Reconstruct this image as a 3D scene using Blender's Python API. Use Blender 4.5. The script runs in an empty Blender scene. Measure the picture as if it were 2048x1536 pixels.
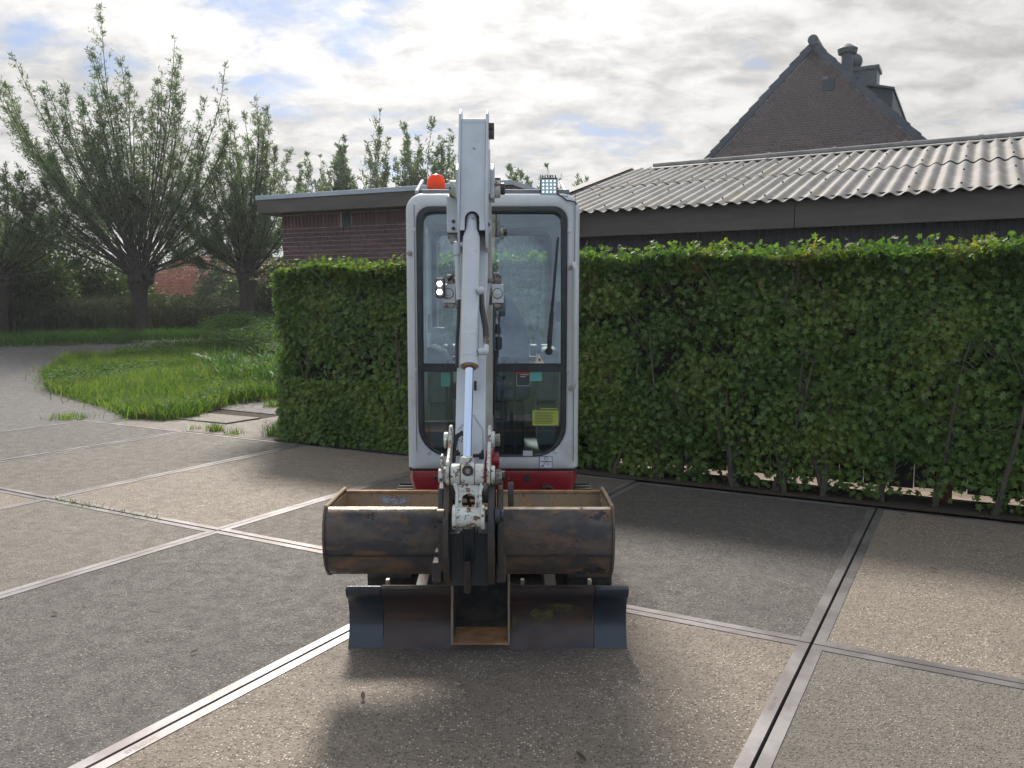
import bpy, math, random
import numpy as np
from mathutils import Vector, Matrix

# ------------------------------------------------------------------ camera, sky, sun, exposure
S = bpy.context.scene
C = S.collection
R = random.Random(7)
F, CX, CY, H, PITCH = 1649.0, 1024.0, 768.0, 1.595, 0.0965
cam_d = bpy.data.cameras.new('camera')
cam = bpy.data.objects.new('camera', cam_d)
C.objects.link(cam)
cam.location = (0, 0, H)
cam.rotation_euler = (math.pi / 2 - PITCH, 0, 0)
cam_d.sensor_width = 36
cam_d.lens = F / 2048 * 36
cam_d.clip_start = 0.05
cam_d.clip_end = 3000
S.camera = cam

SUN_EL, SUN_AZ = math.radians(43), math.radians(-8)      # azimuth from +Y, towards +X
sun_dir = Vector((math.cos(SUN_EL) * math.sin(SUN_AZ), math.cos(SUN_EL) * math.cos(SUN_AZ), math.sin(SUN_EL)))
W = bpy.data.worlds.new('World')
S.world = W
W.use_nodes = True
nt = W.node_tree
nt.nodes.clear()


def wn(t, **k):
    n = nt.nodes.new(t)
    for a, b in k.items():
        setattr(n, a, b)
    return n


def wl(a, b):
    nt.links.new(a, b)


def wmath(op, a, b=None, c=None, clamp=False):
    n = wn('ShaderNodeMath', operation=op, use_clamp=clamp)
    for i, q in enumerate((a, b, c)):
        if q is None:
            continue
        if isinstance(q, (int, float)):
            n.inputs[i].default_value = q
        else:
            wl(q, n.inputs[i])
    return n.outputs[0]


out = wn('ShaderNodeOutputWorld')
bg = wn('ShaderNodeBackground')
bg.inputs['Strength'].default_value = 0.1
wl(bg.outputs[0], out.inputs[0])
sky = wn('ShaderNodeTexSky', sky_type='NISHITA', sun_disc=False)
sky.sun_elevation = SUN_EL
sky.sun_rotation = SUN_AZ
sky.air_density = 1.0
sky.dust_density = 0.6
sky.ozone_density = 1.5
tc = wn('ShaderNodeTexCoord')
sep = wn('ShaderNodeSeparateXYZ')
wl(tc.outputs['Generated'], sep.inputs[0])
zc = wmath('MAXIMUM', sep.outputs[2], 0.0)
den = wmath('ADD', zc, 0.30)
comb = wn('ShaderNodeCombineXYZ')
wl(wmath('DIVIDE', sep.outputs[0], den), comb.inputs[0])
wl(wmath('DIVIDE', sep.outputs[1], den), comb.inputs[1])


def wnoise(scale, detail, rough, dist=0.0, off=(0, 0, 0), sc=(1, 1, 1)):
    mp = wn('ShaderNodeMapping')
    mp.inputs['Location'].default_value = off
    mp.inputs['Scale'].default_value = sc
    wl(comb.outputs[0], mp.inputs[0])
    n = wn('ShaderNodeTexNoise')
    n.inputs['Scale'].default_value = scale
    n.inputs['Detail'].default_value = detail
    n.inputs['Roughness'].default_value = rough
    n.inputs['Distortion'].default_value = dist
    wl(mp.outputs[0], n.inputs['Vector'])
    return n.outputs[0]


def wramp(x, lo, hi):
    n = wn('ShaderNodeMapRange', interpolation_type='SMOOTHSTEP')
    wl(x, n.inputs[0])
    n.inputs[1].default_value = lo
    n.inputs[2].default_value = hi
    return n.outputs[0]


big = wnoise(0.9, 3, 0.5, 0.3, (3.1, 1.2, 0))
mid = wnoise(4.2, 7, 0.55, 0.3, (0.6, 0.2, 0), (0.85, 1.1, 1))
fine = wnoise(11.0, 7, 0.62, 0.25, (5, 1, 0), (0.8, 1.1, 1))
cover = wmath('ADD', wmath('MULTIPLY', big, 0.55), wmath('ADD', wmath('MULTIPLY', mid, 0.5), wmath('MULTIPLY', fine, 0.16)))
mask = wramp(cover, 0.41, 0.58)
shade = wramp(wmath('ADD', wmath('MULTIPLY', mid, 0.5), wmath('MULTIPLY', fine, 0.5)), 0.34, 0.62)
nrm = wn('ShaderNodeVectorMath', operation='DOT_PRODUCT')
wl(tc.outputs['Generated'], nrm.inputs[0])
nrm.inputs[1].default_value = sun_dir
dot = wmath('MAXIMUM', nrm.outputs['Value'], 0.0)
glow = wmath('POWER', dot, 9.0)
# cloud radiance: thin cloud lit from behind is brightest round the sun
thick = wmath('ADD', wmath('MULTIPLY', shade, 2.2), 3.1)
# unseen clouds away from the sun brightened to add fill light
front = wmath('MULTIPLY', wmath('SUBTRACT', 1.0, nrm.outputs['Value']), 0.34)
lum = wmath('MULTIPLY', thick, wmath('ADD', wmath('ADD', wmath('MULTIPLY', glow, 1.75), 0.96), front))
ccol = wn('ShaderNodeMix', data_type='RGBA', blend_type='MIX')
ccol.inputs[6].default_value = (0.78, 0.91, 1.13, 1)  # unseen clouds opposite the sun tinted blue to cool the shaded faces
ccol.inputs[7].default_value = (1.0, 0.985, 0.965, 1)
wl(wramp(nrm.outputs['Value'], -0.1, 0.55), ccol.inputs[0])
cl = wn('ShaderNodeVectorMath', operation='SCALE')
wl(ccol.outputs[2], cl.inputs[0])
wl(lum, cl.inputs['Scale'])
skys = wn('ShaderNodeVectorMath', operation='SCALE')
wl(sky.outputs[0], skys.inputs[0])
skys.inputs['Scale'].default_value = 0.8
mx = wn('ShaderNodeMix', data_type='RGBA')
wl(mask, mx.inputs[0])
skt = wn('ShaderNodeVectorMath', operation='MULTIPLY')
wl(skys.outputs[0], skt.inputs[0])
skt.inputs[1].default_value = (0.80, 0.90, 1.10)
wl(skt.outputs[0], mx.inputs[6])
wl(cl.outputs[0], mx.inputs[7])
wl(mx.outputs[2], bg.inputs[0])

sd = bpy.data.lights.new('sun', 'SUN')
sd.energy = 3.8
sd.angle = math.radians(11)
sd.color = (1.0, 0.93, 0.84)
so = bpy.data.objects.new('sun', sd)
C.objects.link(so)
so.rotation_euler = (-sun_dir).to_track_quat('-Z', 'Y').to_euler()
so.location = (0, 0, 30)
S.view_settings.view_transform = 'Standard'
S.view_settings.look = 'None'
S.view_settings.gamma = 1
S.view_settings.exposure = 0.45
S.cycles.max_bounces = 8
S.cycles.transparent_max_bounces = 16
S.cycles.caustics_reflective = False
S.cycles.caustics_refractive = False

# ------------------------------------------------------------------ measuring helpers
TH = 0.5091
DP = Vector((math.sin(TH), math.cos(TH), 0))        # across the yard, away from the camera
DE = Vector((math.cos(TH), -math.sin(TH), 0))       # along the hedge, to the right
UP = Vector((0, 0, 1))
ORG = Vector((1.412, 3.7515, 0))                    # a slab corner
cp, sp_ = math.cos(PITCH), math.sin(PITCH)
FW, UPC = Vector((0, cp, -sp_)), Vector((0, sp_, cp))


def ray(px, py):
    return Vector((1, 0, 0)) * ((px - CX) / F) + UPC * ((CY - py) / F) + FW


def at(px, py, Y):
    d = ray(px, py)
    return Vector((0, 0, H)) + d * (Y / d.y)


def atD(px, py, D):
    """point of the picture ray at distance D measured across the yard"""
    d = ray(px, py)
    return Vector((0, 0, H)) + d * (D / d.dot(DP))


def sm(t):
    t = np.clip(t, 0, 1)
    return t * t * (3 - 2 * t)


def tz(x, y):
    """height of the terrain: the road behind the yard lies higher"""
    return 0.68 * sm((np.asarray(y, float) - 11.0 + 0.12 * np.asarray(x, float)) / 13.0)


def atT(px, py, dz=0.0):
    d = ray(px, py)
    t = 2.0
    for i in range(4000):
        p = Vector((0, 0, H)) + d * t
        if p.z <= float(tz(p.x, p.y)) + dz:
            return p
        t += 0.02
    return p


def ed(e, D, z=0.0):
    return DE * e + DP * D + UP * z


# ------------------------------------------------------------------ materials
def new_mat(name):
    m = bpy.data.materials.new(name)
    m.use_nodes = True
    t = m.node_tree
    b = t.nodes['Principled BSDF']
    return m, t, b


def tex_noise(t, scale, detail=6, rough=0.6, coord='Object', sc=(1, 1, 1), dist=0.0):
    c = t.nodes.new('ShaderNodeTexCoord')
    mp = t.nodes.new('ShaderNodeMapping')
    mp.inputs['Scale'].default_value = sc
    t.links.new(c.outputs[coord], mp.inputs[0])
    n = t.nodes.new('ShaderNodeTexNoise')
    n.inputs['Scale'].default_value = scale
    n.inputs['Detail'].default_value = detail
    n.inputs['Roughness'].default_value = rough
    n.inputs['Distortion'].default_value = dist
    t.links.new(mp.outputs[0], n.inputs['Vector'])
    return n.outputs[0]


def ramp(t, x, lo, hi, a=0.0, b=1.0, smooth=True):
    n = t.nodes.new('ShaderNodeMapRange')
    n.interpolation_type = 'SMOOTHSTEP' if smooth else 'LINEAR'
    t.links.new(x, n.inputs[0])
    for i, q in enumerate((lo, hi, a, b)):
        n.inputs[i + 1].default_value = q
    return n.outputs[0]


def mixc(t, fac, a, b, blend='MIX'):
    n = t.nodes.new('ShaderNodeMix')
    n.data_type = 'RGBA'
    n.blend_type = blend
    if isinstance(fac, (int, float)):
        n.inputs[0].default_value = fac
    else:
        t.links.new(fac, n.inputs[0])
    for s, q in ((6, a), (7, b)):
        if isinstance(q, tuple):
            n.inputs[s].default_value = (*q[:3], 1)
        else:
            t.links.new(q, n.inputs[s])
    return n.outputs[2]


def mth(t, op, a, b):
    n = t.nodes.new('ShaderNodeMath')
    n.operation = op
    for i, q in enumerate((a, b)):
        if isinstance(q, (int, float)):
            n.inputs[i].default_value = q
        else:
            t.links.new(q, n.inputs[i])
    return n.outputs[0]


def bump(t, b, h, strength=0.3, dist=0.01):
    n = t.nodes.new('ShaderNodeBump')
    n.inputs['Strength'].default_value = strength
    n.inputs['Distance'].default_value = dist
    t.links.new(h, n.inputs['Height'])
    t.links.new(n.outputs[0], b.inputs['Normal'])


def mat(name, c1, c2=None, scale=5, rough=0.5, metal=0.0, lo=0.4, hi=0.6, bmp=0.0, bscale=None, chips=None, sc=(1, 1, 1),
        rnd=0.0, c3=None, s3=3, lo3=0.55, hi3=0.65, spec=0.5, rvar=0.0, bdist=0.01, coat=0.0):
    m, t, b = new_mat(name)
    col = None
    if c2:
        n1 = tex_noise(t, scale, sc=sc)
        col = mixc(t, ramp(t, n1, lo, hi), c1, c2)
    if c3:
        n3 = tex_noise(t, s3, detail=8, rough=0.65, sc=sc)
        col = mixc(t, ramp(t, n3, lo3, hi3), col if col else c1, c3)
    if chips:
        n2 = tex_noise(t, chips[1], detail=9, rough=0.7)
        col = mixc(t, ramp(t, n2, chips[2], chips[2] + 0.02), col if col else c1, chips[0])
    if rnd:
        oi = t.nodes.new('ShaderNodeObjectInfo')
        v = ramp(t, oi.outputs['Random'], 0, 1, 1 - rnd, 1 + rnd, False)
        hsv = t.nodes.new('ShaderNodeHueSaturation')
        t.links.new(v, hsv.inputs['Value'])
        if col:
            t.links.new(col, hsv.inputs['Color'])
        else:
            hsv.inputs['Color'].default_value = (*c1, 1)
        col = hsv.outputs[0]
    if col:
        t.links.new(col, b.inputs['Base Color'])
    else:
        b.inputs['Base Color'].default_value = (*c1, 1)
    b.inputs['Roughness'].default_value = rough
    if rvar:
        nr = tex_noise(t, scale * 1.7, detail=7)
        t.links.new(ramp(t, nr, 0.3, 0.7, max(0.05, rough - rvar), min(1, rough + rvar)), b.inputs['Roughness'])
    b.inputs['Metallic'].default_value = metal
    b.inputs['Specular IOR Level'].default_value = spec
    b.inputs['Coat Weight'].default_value = coat
    b.inputs['Coat Roughness'].default_value = 0.15
    if bmp:
        bump(t, b, tex_noise(t, bscale or scale, detail=8, rough=0.7), bmp, bdist)
    return m


def concrete(name, base, light, dark, stones=1.0, grain=150, flat=0.0):
    """washed concrete: pale and dark grit in a paste, with broad stains"""
    m, t, b = new_mat(name)
    broad = tex_noise(t, 0.9, 7, 0.6)
    stain = tex_noise(t, 1.7, 9, 0.72, dist=0.6)
    mids = tex_noise(t, 9, 8, 0.7)
    col = mixc(t, ramp(t, broad, 0.3, 0.7), tuple(x * 0.86 for x in base), tuple(min(1, x * 1.1) for x in base))
    col = mixc(t, ramp(t, mids, 0.35, 0.7, 0, 0.55), col, tuple(x * 0.8 for x in base))
    c = t.nodes.new('ShaderNodeTexCoord')
    v = t.nodes.new('ShaderNodeTexVoronoi')
    v.inputs['Scale'].default_value = grain
    t.links.new(c.outputs['Object'], v.inputs['Vector'])
    sepc = t.nodes.new('ShaderNodeSeparateColor')
    t.links.new(v.outputs['Color'], sepc.inputs[0])
    near = ramp(t, v.outputs['Distance'], 0.32, 0.5, 1, 0)
    pale = mth(t, 'MULTIPLY', near, ramp(t, sepc.outputs[0], 0.72 + flat, 0.80 + flat, 0, stones))
    dk = mth(t, 'MULTIPLY', near, ramp(t, sepc.outputs[1], 0.55, 0.63, 0, stones * 0.9))
    patch = tex_noise(t, 2.2, 5, 0.6)
    pale = mth(t, 'MULTIPLY', pale, ramp(t, patch, 0.35, 0.6, 0.5, 1.0))
    col = mixc(t, dk, col, dark)
    col = mixc(t, pale, col, light)
    fine = tex_noise(t, 170, 4, 0.75)
    col = mixc(t, ramp(t, fine, 0.35, 0.65, 0.0, 0.75), col, tuple(x * 0.5 for x in base))
    col = mixc(t, ramp(t, stain, 0.56, 0.70, 0, 0.45), col, tuple(x * 0.45 for x in base))
    t.links.new(col, b.inputs['Base Color'])
    b.inputs['Specular IOR Level'].default_value = 0.35
    t.links.new(ramp(t, mids, 0.3, 0.7, 0.55, 0.8), b.inputs['Roughness'])
    h = mth(t, 'ADD', mth(t, 'MULTIPLY', near, 0.6), mth(t, 'MULTIPLY', tex_noise(t, 70, 5, 0.7), 1.0))
    bump(t, b, h, 0.8, 0.008)
    return m


def leafmat(name, cols, trans=0.35, rough=0.5, tcol=None, scale=1.2):
    """leaf: colour differs from leaf to leaf, a share of light comes through"""
    m, t, b = new_mat(name)
    g = t.nodes.new('ShaderNodeNewGeometry')
    cr = t.nodes.new('ShaderNodeValToRGB')
    el = cr.color_ramp.elements
    while len(el) < len(cols):
        el.new(0.5)
    for i, (p, cc) in enumerate(cols):
        el[i].position = p
        el[i].color = (*cc, 1)
    n = tex_noise(t, scale, 3, 0.5)
    f = mth(t, 'ADD', mth(t, 'MULTIPLY', g.outputs['Random Per Island'], 0.5), ramp(t, n, 0.3, 0.7, 0, 0.5))
    t.links.new(f, cr.inputs[0])
    t.links.new(cr.outputs[0], b.inputs['Base Color'])
    b.inputs['Roughness'].default_value = rough
    b.inputs['Specular IOR Level'].default_value = 0.35
    tr = t.nodes.new('ShaderNodeBsdfTranslucent')
    tint = mixc(t, 1.0, cr.outputs[0], tcol or (1.7, 2.0, 0.75), 'MULTIPLY')
    t.links.new(tint, tr.inputs[0])
    ms = t.nodes.new('ShaderNodeMixShader')
    ms.inputs[0].default_value = trans
    t.links.new(b.outputs[0], ms.inputs[1])
    t.links.new(tr.outputs[0], ms.inputs[2])
    t.links.new(ms.outputs[0], t.nodes['Material Output'].inputs[0])
    return m


def glassmat(name, tint, refl=0.1, rough=0.02, dirt_sky_veil=0.0):
    m, t, b = new_mat(name)
    t.nodes.remove(b)
    tr = t.nodes.new('ShaderNodeBsdfTransparent')
    tr.inputs[0].default_value = (*tint, 1)
    gl = t.nodes.new('ShaderNodeBsdfGlossy')
    gl.inputs['Roughness'].default_value = rough
    gl.inputs['Color'].default_value = (0.9, 0.97, 1.0, 1)
    fr = t.nodes.new('ShaderNodeFresnel')
    fr.inputs[0].default_value = 1.5
    f = mth(t, 'ADD', mth(t, 'MULTIPLY', fr.outputs[0], 1.3), refl)
    ms = t.nodes.new('ShaderNodeMixShader')
    t.links.new(f, ms.inputs[0])
    t.links.new(tr.outputs[0], ms.inputs[1])
    t.links.new(gl.outputs[0], ms.inputs[2])
    df = t.nodes.new('ShaderNodeBsdfDiffuse')
    df.inputs[0].default_value = (0.50, 0.60, 0.66, 1)  # bluish colour of the dirt film stands for sky mirrored in the glass
    n = tex_noise(t, 3.5, 8, 0.65, sc=(1, 1, 0.6))
    n2 = tex_noise(t, 40, 6, 0.7)
    ms2 = t.nodes.new('ShaderNodeMixShader')
    dd = mth(t, 'MULTIPLY', ramp(t, n, 0.3, 0.8), ramp(t, n2, 0.3, 0.7, 0.6, 1.0))
    t.links.new(mth(t, 'MULTIPLY', dd, dirt_sky_veil), ms2.inputs[0])
    t.links.new(ms.outputs[0], ms2.inputs[1])
    t.links.new(df.outputs[0], ms2.inputs[2])
    t.links.new(ms2.outputs[0], t.nodes['Material Output'].inputs[0])
    return m


def emit(name, col, s):
    m, t, b = new_mat(name)
    b.inputs['Base Color'].default_value = (*col, 1)
    b.inputs['Emission Color'].default_value = (*col, 1)
    b.inputs['Emission Strength'].default_value = s
    return m


RUST = (0.16, 0.075, 0.035)
M = {}
M['white'] = mat('cab_paint', (0.60, 0.62, 0.62), (0.55, 0.57, 0.565), 2.5, 0.36, bmp=0.02, bscale=30, coat=0.25, c3=(0.42, 0.41, 0.37), s3=4, lo3=0.54, hi3=0.76, rvar=0.1)
M['armw'] = mat('arm_paint', (0.60, 0.63, 0.66), (0.52, 0.55, 0.57), 4, 0.38, chips=((0.12, 0.11, 0.12), 11, 0.665), bmp=0.03, bscale=40, coat=0.2)
M['chip'] = mat('chipped_paint', (0.64, 0.66, 0.62), (0.5, 0.5, 0.44), 12, 0.5, chips=(RUST, 26, 0.545), bmp=0.15, bscale=45, c3=(0.06, 0.05, 0.045), s3=38, lo3=0.60, hi3=0.63)
M['grimy'] = mat('grimy_fitting', (0.34, 0.33, 0.31), (0.10, 0.085, 0.07), 22, 0.55, metal=0.2, chips=(RUST, 26, 0.6), bmp=0.3, bscale=60)
M['boomside'] = mat('boom_paint_bounce', (0.50, 0.49, 0.44), (0.40, 0.38, 0.33), 5, 0.45, chips=((0.1, 0.07, 0.05), 12, 0.7), bmp=0.03)  # warm tone puts light bounced off the ground into the paint colour
M['red'] = mat('red_paint', (0.30, 0.018, 0.03), (0.22, 0.016, 0.025), 4, 0.32, coat=0.4, bmp=0.02, bscale=30)
M['rubber'] = mat('black_rubber', (0.018, 0.02, 0.022), (0.03, 0.033, 0.036), 8, 0.5, bmp=0.05)
M['hose'] = mat('hose_rubber', (0.025, 0.026, 0.028), None, rough=0.45)
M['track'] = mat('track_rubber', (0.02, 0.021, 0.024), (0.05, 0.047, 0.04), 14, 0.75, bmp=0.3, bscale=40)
M['chrome'] = mat('chrome', (0.62, 0.74, 0.96), None, rough=0.12, metal=1.0)  # blue of the reflections is put into the base colour
M['steel'] = mat('dark_steel', (0.06, 0.062, 0.07), (0.09, 0.075, 0.06), 9, 0.45, metal=0.6, bmp=0.15, bscale=40, c3=(0.13, 0.075, 0.04), s3=16, lo3=0.6, hi3=0.7)
M['bluesteel'] = mat('blue_black_paint', (0.014, 0.022, 0.031), (0.021, 0.033, 0.046), 6, 0.33, metal=0.0, bmp=0.06, bscale=30, coat=0.3, chips=((0.007, 0.008, 0.01), 30, 0.66))
M['bucket'] = mat('bucket_steel', (0.118, 0.092, 0.074), (0.052, 0.050, 0.054), 8, 0.6, metal=0.15, bmp=0.5, bscale=22, bdist=0.015, c3=(0.17, 0.10, 0.055), s3=13, lo3=0.5, hi3=0.64, sc=(0.7, 1, 1.4), chips=((0.022, 0.022, 0.025), 4.5, 0.60), rvar=0.2)
M['bladesteel'] = mat('blade_steel', (0.070, 0.048, 0.040), (0.042, 0.038, 0.042), 4, 0.42, metal=0.3, bmp=0.15, bscale=35, c3=(0.11, 0.06, 0.04), s3=9, lo3=0.52, hi3=0.7, sc=(0.4, 1, 2.5), rvar=0.12)
M['rusty'] = mat('rusty_inside', (0.33, 0.24, 0.15), (0.27, 0.215, 0.16), 6, 0.75, bmp=0.5, bscale=90, c3=(0.36, 0.22, 0.10), s3=16, lo3=0.5, hi3=0.62, chips=((0.10, 0.06, 0.035), 60, 0.6))
M['worn'] = mat('worn_edge', (0.72, 0.62, 0.47), (0.5, 0.4, 0.28), 20, 0.42, metal=0.25, bmp=0.2, bscale=60, chips=(RUST, 18, 0.58))
M['orange'] = mat('orange_rust', (0.38, 0.22, 0.10), (0.26, 0.13, 0.06), 14, 0.7, bmp=0.4, bscale=70)
M['beacon'] = mat('beacon_lens', (0.95, 0.16, 0.02), None, rough=0.2, coat=0.5)
_t = M['beacon'].node_tree
_tr = _t.nodes.new('ShaderNodeBsdfTranslucent')
_tr.inputs[0].default_value = (1.0, 0.13, 0.01, 1)
_ms = _t.nodes.new('ShaderNodeMixShader')
_ms.inputs[0].default_value = 0.6
_t.links.new(_t.nodes['Principled BSDF'].outputs[0], _ms.inputs[1])
_t.links.new(_tr.outputs[0], _ms.inputs[2])
_t.links.new(_ms.outputs[0], _t.nodes['Material Output'].inputs[0])
M['beaconbase'] = mat('beacon_base', (0.28, 0.03, 0.02), None, rough=0.4)
M['glass'] = glassmat('windscreen_glass', (0.74, 0.88, 0.90), 0.075, 0.015, dirt_sky_veil=0.06)
M['rearglass'] = glassmat('rear_glass', (0.86, 0.95, 0.95), 0.0, 0.02, dirt_sky_veil=0.06)
M['interior'] = mat('cab_plastic', (0.20, 0.22, 0.23), (0.16, 0.175, 0.185), 8, 0.55)
M['seat'] = mat('seat_fabric', (0.10, 0.13, 0.17), (0.08, 0.105, 0.14), 30, 0.8, bmp=0.2, bscale=200)
M['led'] = emit('led_on', (0.75, 0.93, 1.0), 1.0)
M['ledhot'] = emit('led_bright', (1.0, 0.98, 0.9), 40.0)
M['ledglass'] = mat('lamp_reflector', (0.42, 0.48, 0.47), None, rough=0.25, metal=0.5)
M['lampbody'] = mat('lamp_housing', (0.04, 0.04, 0.045), None, rough=0.45)
M['aqua'] = mat('aqua_sticker', (0.12, 0.42, 0.36), None, rough=0.5)
M['green'] = mat('green_sticker', (0.10, 0.30, 0.24), None, rough=0.5)
M['yellow'] = mat('yellow_sticker', (0.42, 0.46, 0.07), None, rough=0.5)
M['redtag'] = mat('red_tag', (0.42, 0.08, 0.06), None, rough=0.5)
M['darktag'] = mat('dark_tag', (0.045, 0.06, 0.06), None, rough=0.5)
M['paper'] = mat('sticker_white', (0.72, 0.74, 0.78), None, rough=0.5)
M['cream'] = mat('sticker_cream', (0.75, 0.70, 0.58), None, rough=0.5)
M['ink'] = mat('sticker_ink', (0.03, 0.05, 0.14), None, rough=0.5)
M['spray'] = mat('yellow_overspray', (0.24, 0.21, 0.03), (0.10, 0.07, 0.03), 40, 0.6, lo=0.3, hi=0.7)

M['slab_tan'] = concrete('washed_concrete_tan', (0.285, 0.24, 0.195), (0.80, 0.72, 0.60), (0.07, 0.055, 0.045), 1.0, 88)
M['slab_dark'] = concrete('washed_concrete_grey', (0.122, 0.110, 0.101), (0.43, 0.40, 0.37), (0.025, 0.024, 0.023), 1.0, 95, -0.04)
M['slab_green'] = concrete('washed_concrete_olive', (0.195, 0.176, 0.150), (0.48, 0.44, 0.38), (0.05, 0.046, 0.036), 1.0, 98, -0.04)
M['slab_mid'] = concrete('washed_concrete_brown', (0.165, 0.148, 0.13), (0.48, 0.44, 0.38), (0.05, 0.045, 0.04), 1.0, 98, -0.02)
M['asphalt'] = concrete('old_asphalt', (0.120, 0.115, 0.114), (0.30, 0.285, 0.28), (0.05, 0.05, 0.05), 0.8, 60, 0.02)
M['apron'] = concrete('old_concrete_apron', (0.235, 0.21, 0.18), (0.46, 0.40, 0.33), (0.14, 0.12, 0.10), 0.5, 40, 0.03)
M['paving'] = mat('pale_paving', (0.40, 0.32, 0.25), (0.30, 0.24, 0.19), 6, 0.8, bmp=0.3, bscale=30)
M['soil'] = mat('soil', (0.045, 0.032, 0.024), (0.075, 0.055, 0.04), 25, 0.95, bmp=1.0, bscale=35, bdist=0.03)
M['field'] = mat('field_ground', (0.035, 0.055, 0.018), (0.06, 0.07, 0.03), 1.5, 0.95, bmp=0.6, bscale=8, bdist=0.05)
M['edge'] = mat('steel_edge', (0.36, 0.34, 0.345), (0.26, 0.235, 0.235), 3, 0.34, metal=0.6, bmp=0.08, bscale=25, c3=(0.24, 0.17, 0.13), s3=7, lo3=0.6, hi3=0.75, rnd=0.15)
M['brick'] = mat('red_brown_brick', (0.155, 0.075, 0.065), (0.115, 0.062, 0.06), 14, 0.85, rnd=0.22, bmp=0.4, bscale=50)
M['brick2'] = mat('house_brick_veiled', (0.185, 0.135, 0.125), (0.135, 0.10, 0.095), 14, 0.85, rnd=0.22, bmp=0.3, bscale=50)  # lighter and greyer: veil of lens flare put into the brick colour
M['mortar'] = mat('mortar', (0.46, 0.43, 0.40), (0.28, 0.26, 0.24), 20, 0.9, bmp=0.3)
M['mortar2'] = mat('house_mortar', (0.44, 0.42, 0.41), (0.22, 0.21, 0.2), 20, 0.9, bmp=0.3)
M['fascia'] = mat('brown_fascia', (0.105, 0.085, 0.068), (0.085, 0.07, 0.058), 2, 0.6, sc=(1, 1, 5), bmp=0.05)
M['trim'] = mat('zinc_trim', (0.42, 0.46, 0.50), (0.36, 0.40, 0.43), 3, 0.45, metal=0.2)
M['plank'] = mat('dark_plank', (0.022, 0.021, 0.022), (0.036, 0.034, 0.034), 3, 0.65, sc=(8, 8, 0.6), rnd=0.25, bmp=0.2, bscale=40)
M['redpost'] = mat('red_stained_post', (0.15, 0.04, 0.022), (0.09, 0.028, 0.018), 8, 0.7, sc=(3, 3, 0.4))
M['corr'] = mat('fibre_cement', (0.19, 0.185, 0.18), (0.13, 0.127, 0.122), 3, 0.7, rnd=0.1, bmp=0.2, bscale=30, c3=(0.20, 0.185, 0.14), s3=1.6, lo3=0.5, hi3=0.75)
M['capm'] = mat('ridge_cap', (0.25, 0.24, 0.225), (0.18, 0.175, 0.165), 4, 0.7, rnd=0.12, bmp=0.2)
M['screw'] = mat('roof_screw', (0.06, 0.05, 0.045), None, rough=0.6)
M['tile'] = mat('dark_roof_tile', (0.055, 0.065, 0.075), (0.075, 0.085, 0.095), 8, 0.45, rnd=0.15, bmp=0.1)
M['dormer'] = mat('dormer_cladding', (0.05, 0.06, 0.07), None, rough=0.6)
M['clay'] = mat('red_clay_tile', (0.36, 0.115, 0.06), (0.24, 0.08, 0.05), 3, 0.75, bmp=0.2)
M['bark'] = mat('willow_bark', (0.055, 0.045, 0.036), (0.032, 0.027, 0.022), 12, 0.95, sc=(2, 2, 0.5), bmp=1.0, bscale=14, bdist=0.03)
M['stem'] = mat('hedge_stem', (0.105, 0.09, 0.06), (0.06, 0.055, 0.038), 18, 0.9, sc=(2, 2, 0.5), bmp=0.6)
M['dry'] = mat('dry_leaf', (0.055, 0.038, 0.026), None, rough=0.8)
M['hedge'] = leafmat('hedge_leaf', [(0.0, (0.062, 0.122, 0.038)), (0.45, (0.108, 0.188, 0.052)), (0.75, (0.165, 0.235, 0.058)), (0.97, (0.22, 0.24, 0.06))], 0.40, 0.42, (1.9, 2.1, 0.9), 2.0)
M['hedgetop'] = leafmat('hedge_top_leaf', [(0.0, (0.035, 0.08, 0.025)), (0.5, (0.065, 0.125, 0.030)), (0.85, (0.12, 0.16, 0.028)), (0.985, (0.19, 0.10, 0.04))], 0.52, 0.5, (2.0, 2.1, 0.9), 2.2)
M['willow'] = leafmat('willow_leaf', [(0.0, (0.055, 0.095, 0.045)), (0.6, (0.09, 0.135, 0.062)), (1.0, (0.18, 0.22, 0.12))], 0.48, 0.36, (1.5, 1.6, 1.0), 0.5)
M['bush'] = leafmat('bush_leaf', [(0.0, (0.022, 0.042, 0.018)), (0.6, (0.035, 0.06, 0.024)), (1.0, (0.10, 0.13, 0.045))], 0.35, 0.5, None, 0.8)
M['grass'] = leafmat('grass_blade', [(0.0, (0.040, 0.085, 0.024)), (0.4, (0.080, 0.145, 0.032)), (0.75, (0.14, 0.20, 0.045)), (1.0, (0.28, 0.27, 0.12))], 0.55, 0.6, (1.7, 1.8, 0.75), 2.6)
M['verge'] = leafmat('verge_grass', [(0.0, (0.030, 0.075, 0.016)), (0.6, (0.045, 0.10, 0.02)), (1.0, (0.08, 0.13, 0.03))], 0.35, 0.5, None, 0.6)
M['reed'] = leafmat('reed_leaf', [(0.0, (0.035, 0.045, 0.03)), (0.5, (0.055, 0.065, 0.042)), (1.0, (0.11, 0.11, 0.07))], 0.15, 0.7, None, 0.5)
M['iris'] = leafmat('iris_leaf', [(0.0, (0.035, 0.08, 0.028)), (0.6, (0.055, 0.11, 0.035)), (1.0, (0.10, 0.16, 0.05))], 0.45, 0.5, None, 1.0)
M['nettle'] = leafmat('weed_leaf', [(0.0, (0.035, 0.08, 0.02)), (0.6, (0.055, 0.11, 0.026)), (1.0, (0.09, 0.15, 0.035))], 0.45, 0.7, None, 1.0)

# ------------------------------------------------------------------ object helpers
WL = {}


def put(o, parent=None, loc=(0, 0, 0)):
    C.objects.link(o)
    loc = Vector(loc)
    if parent is not None:
        o.parent = parent
        o.location = loc - WL[parent.name]
    else:
        o.location = loc
    WL[o.name] = loc
    return o


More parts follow.
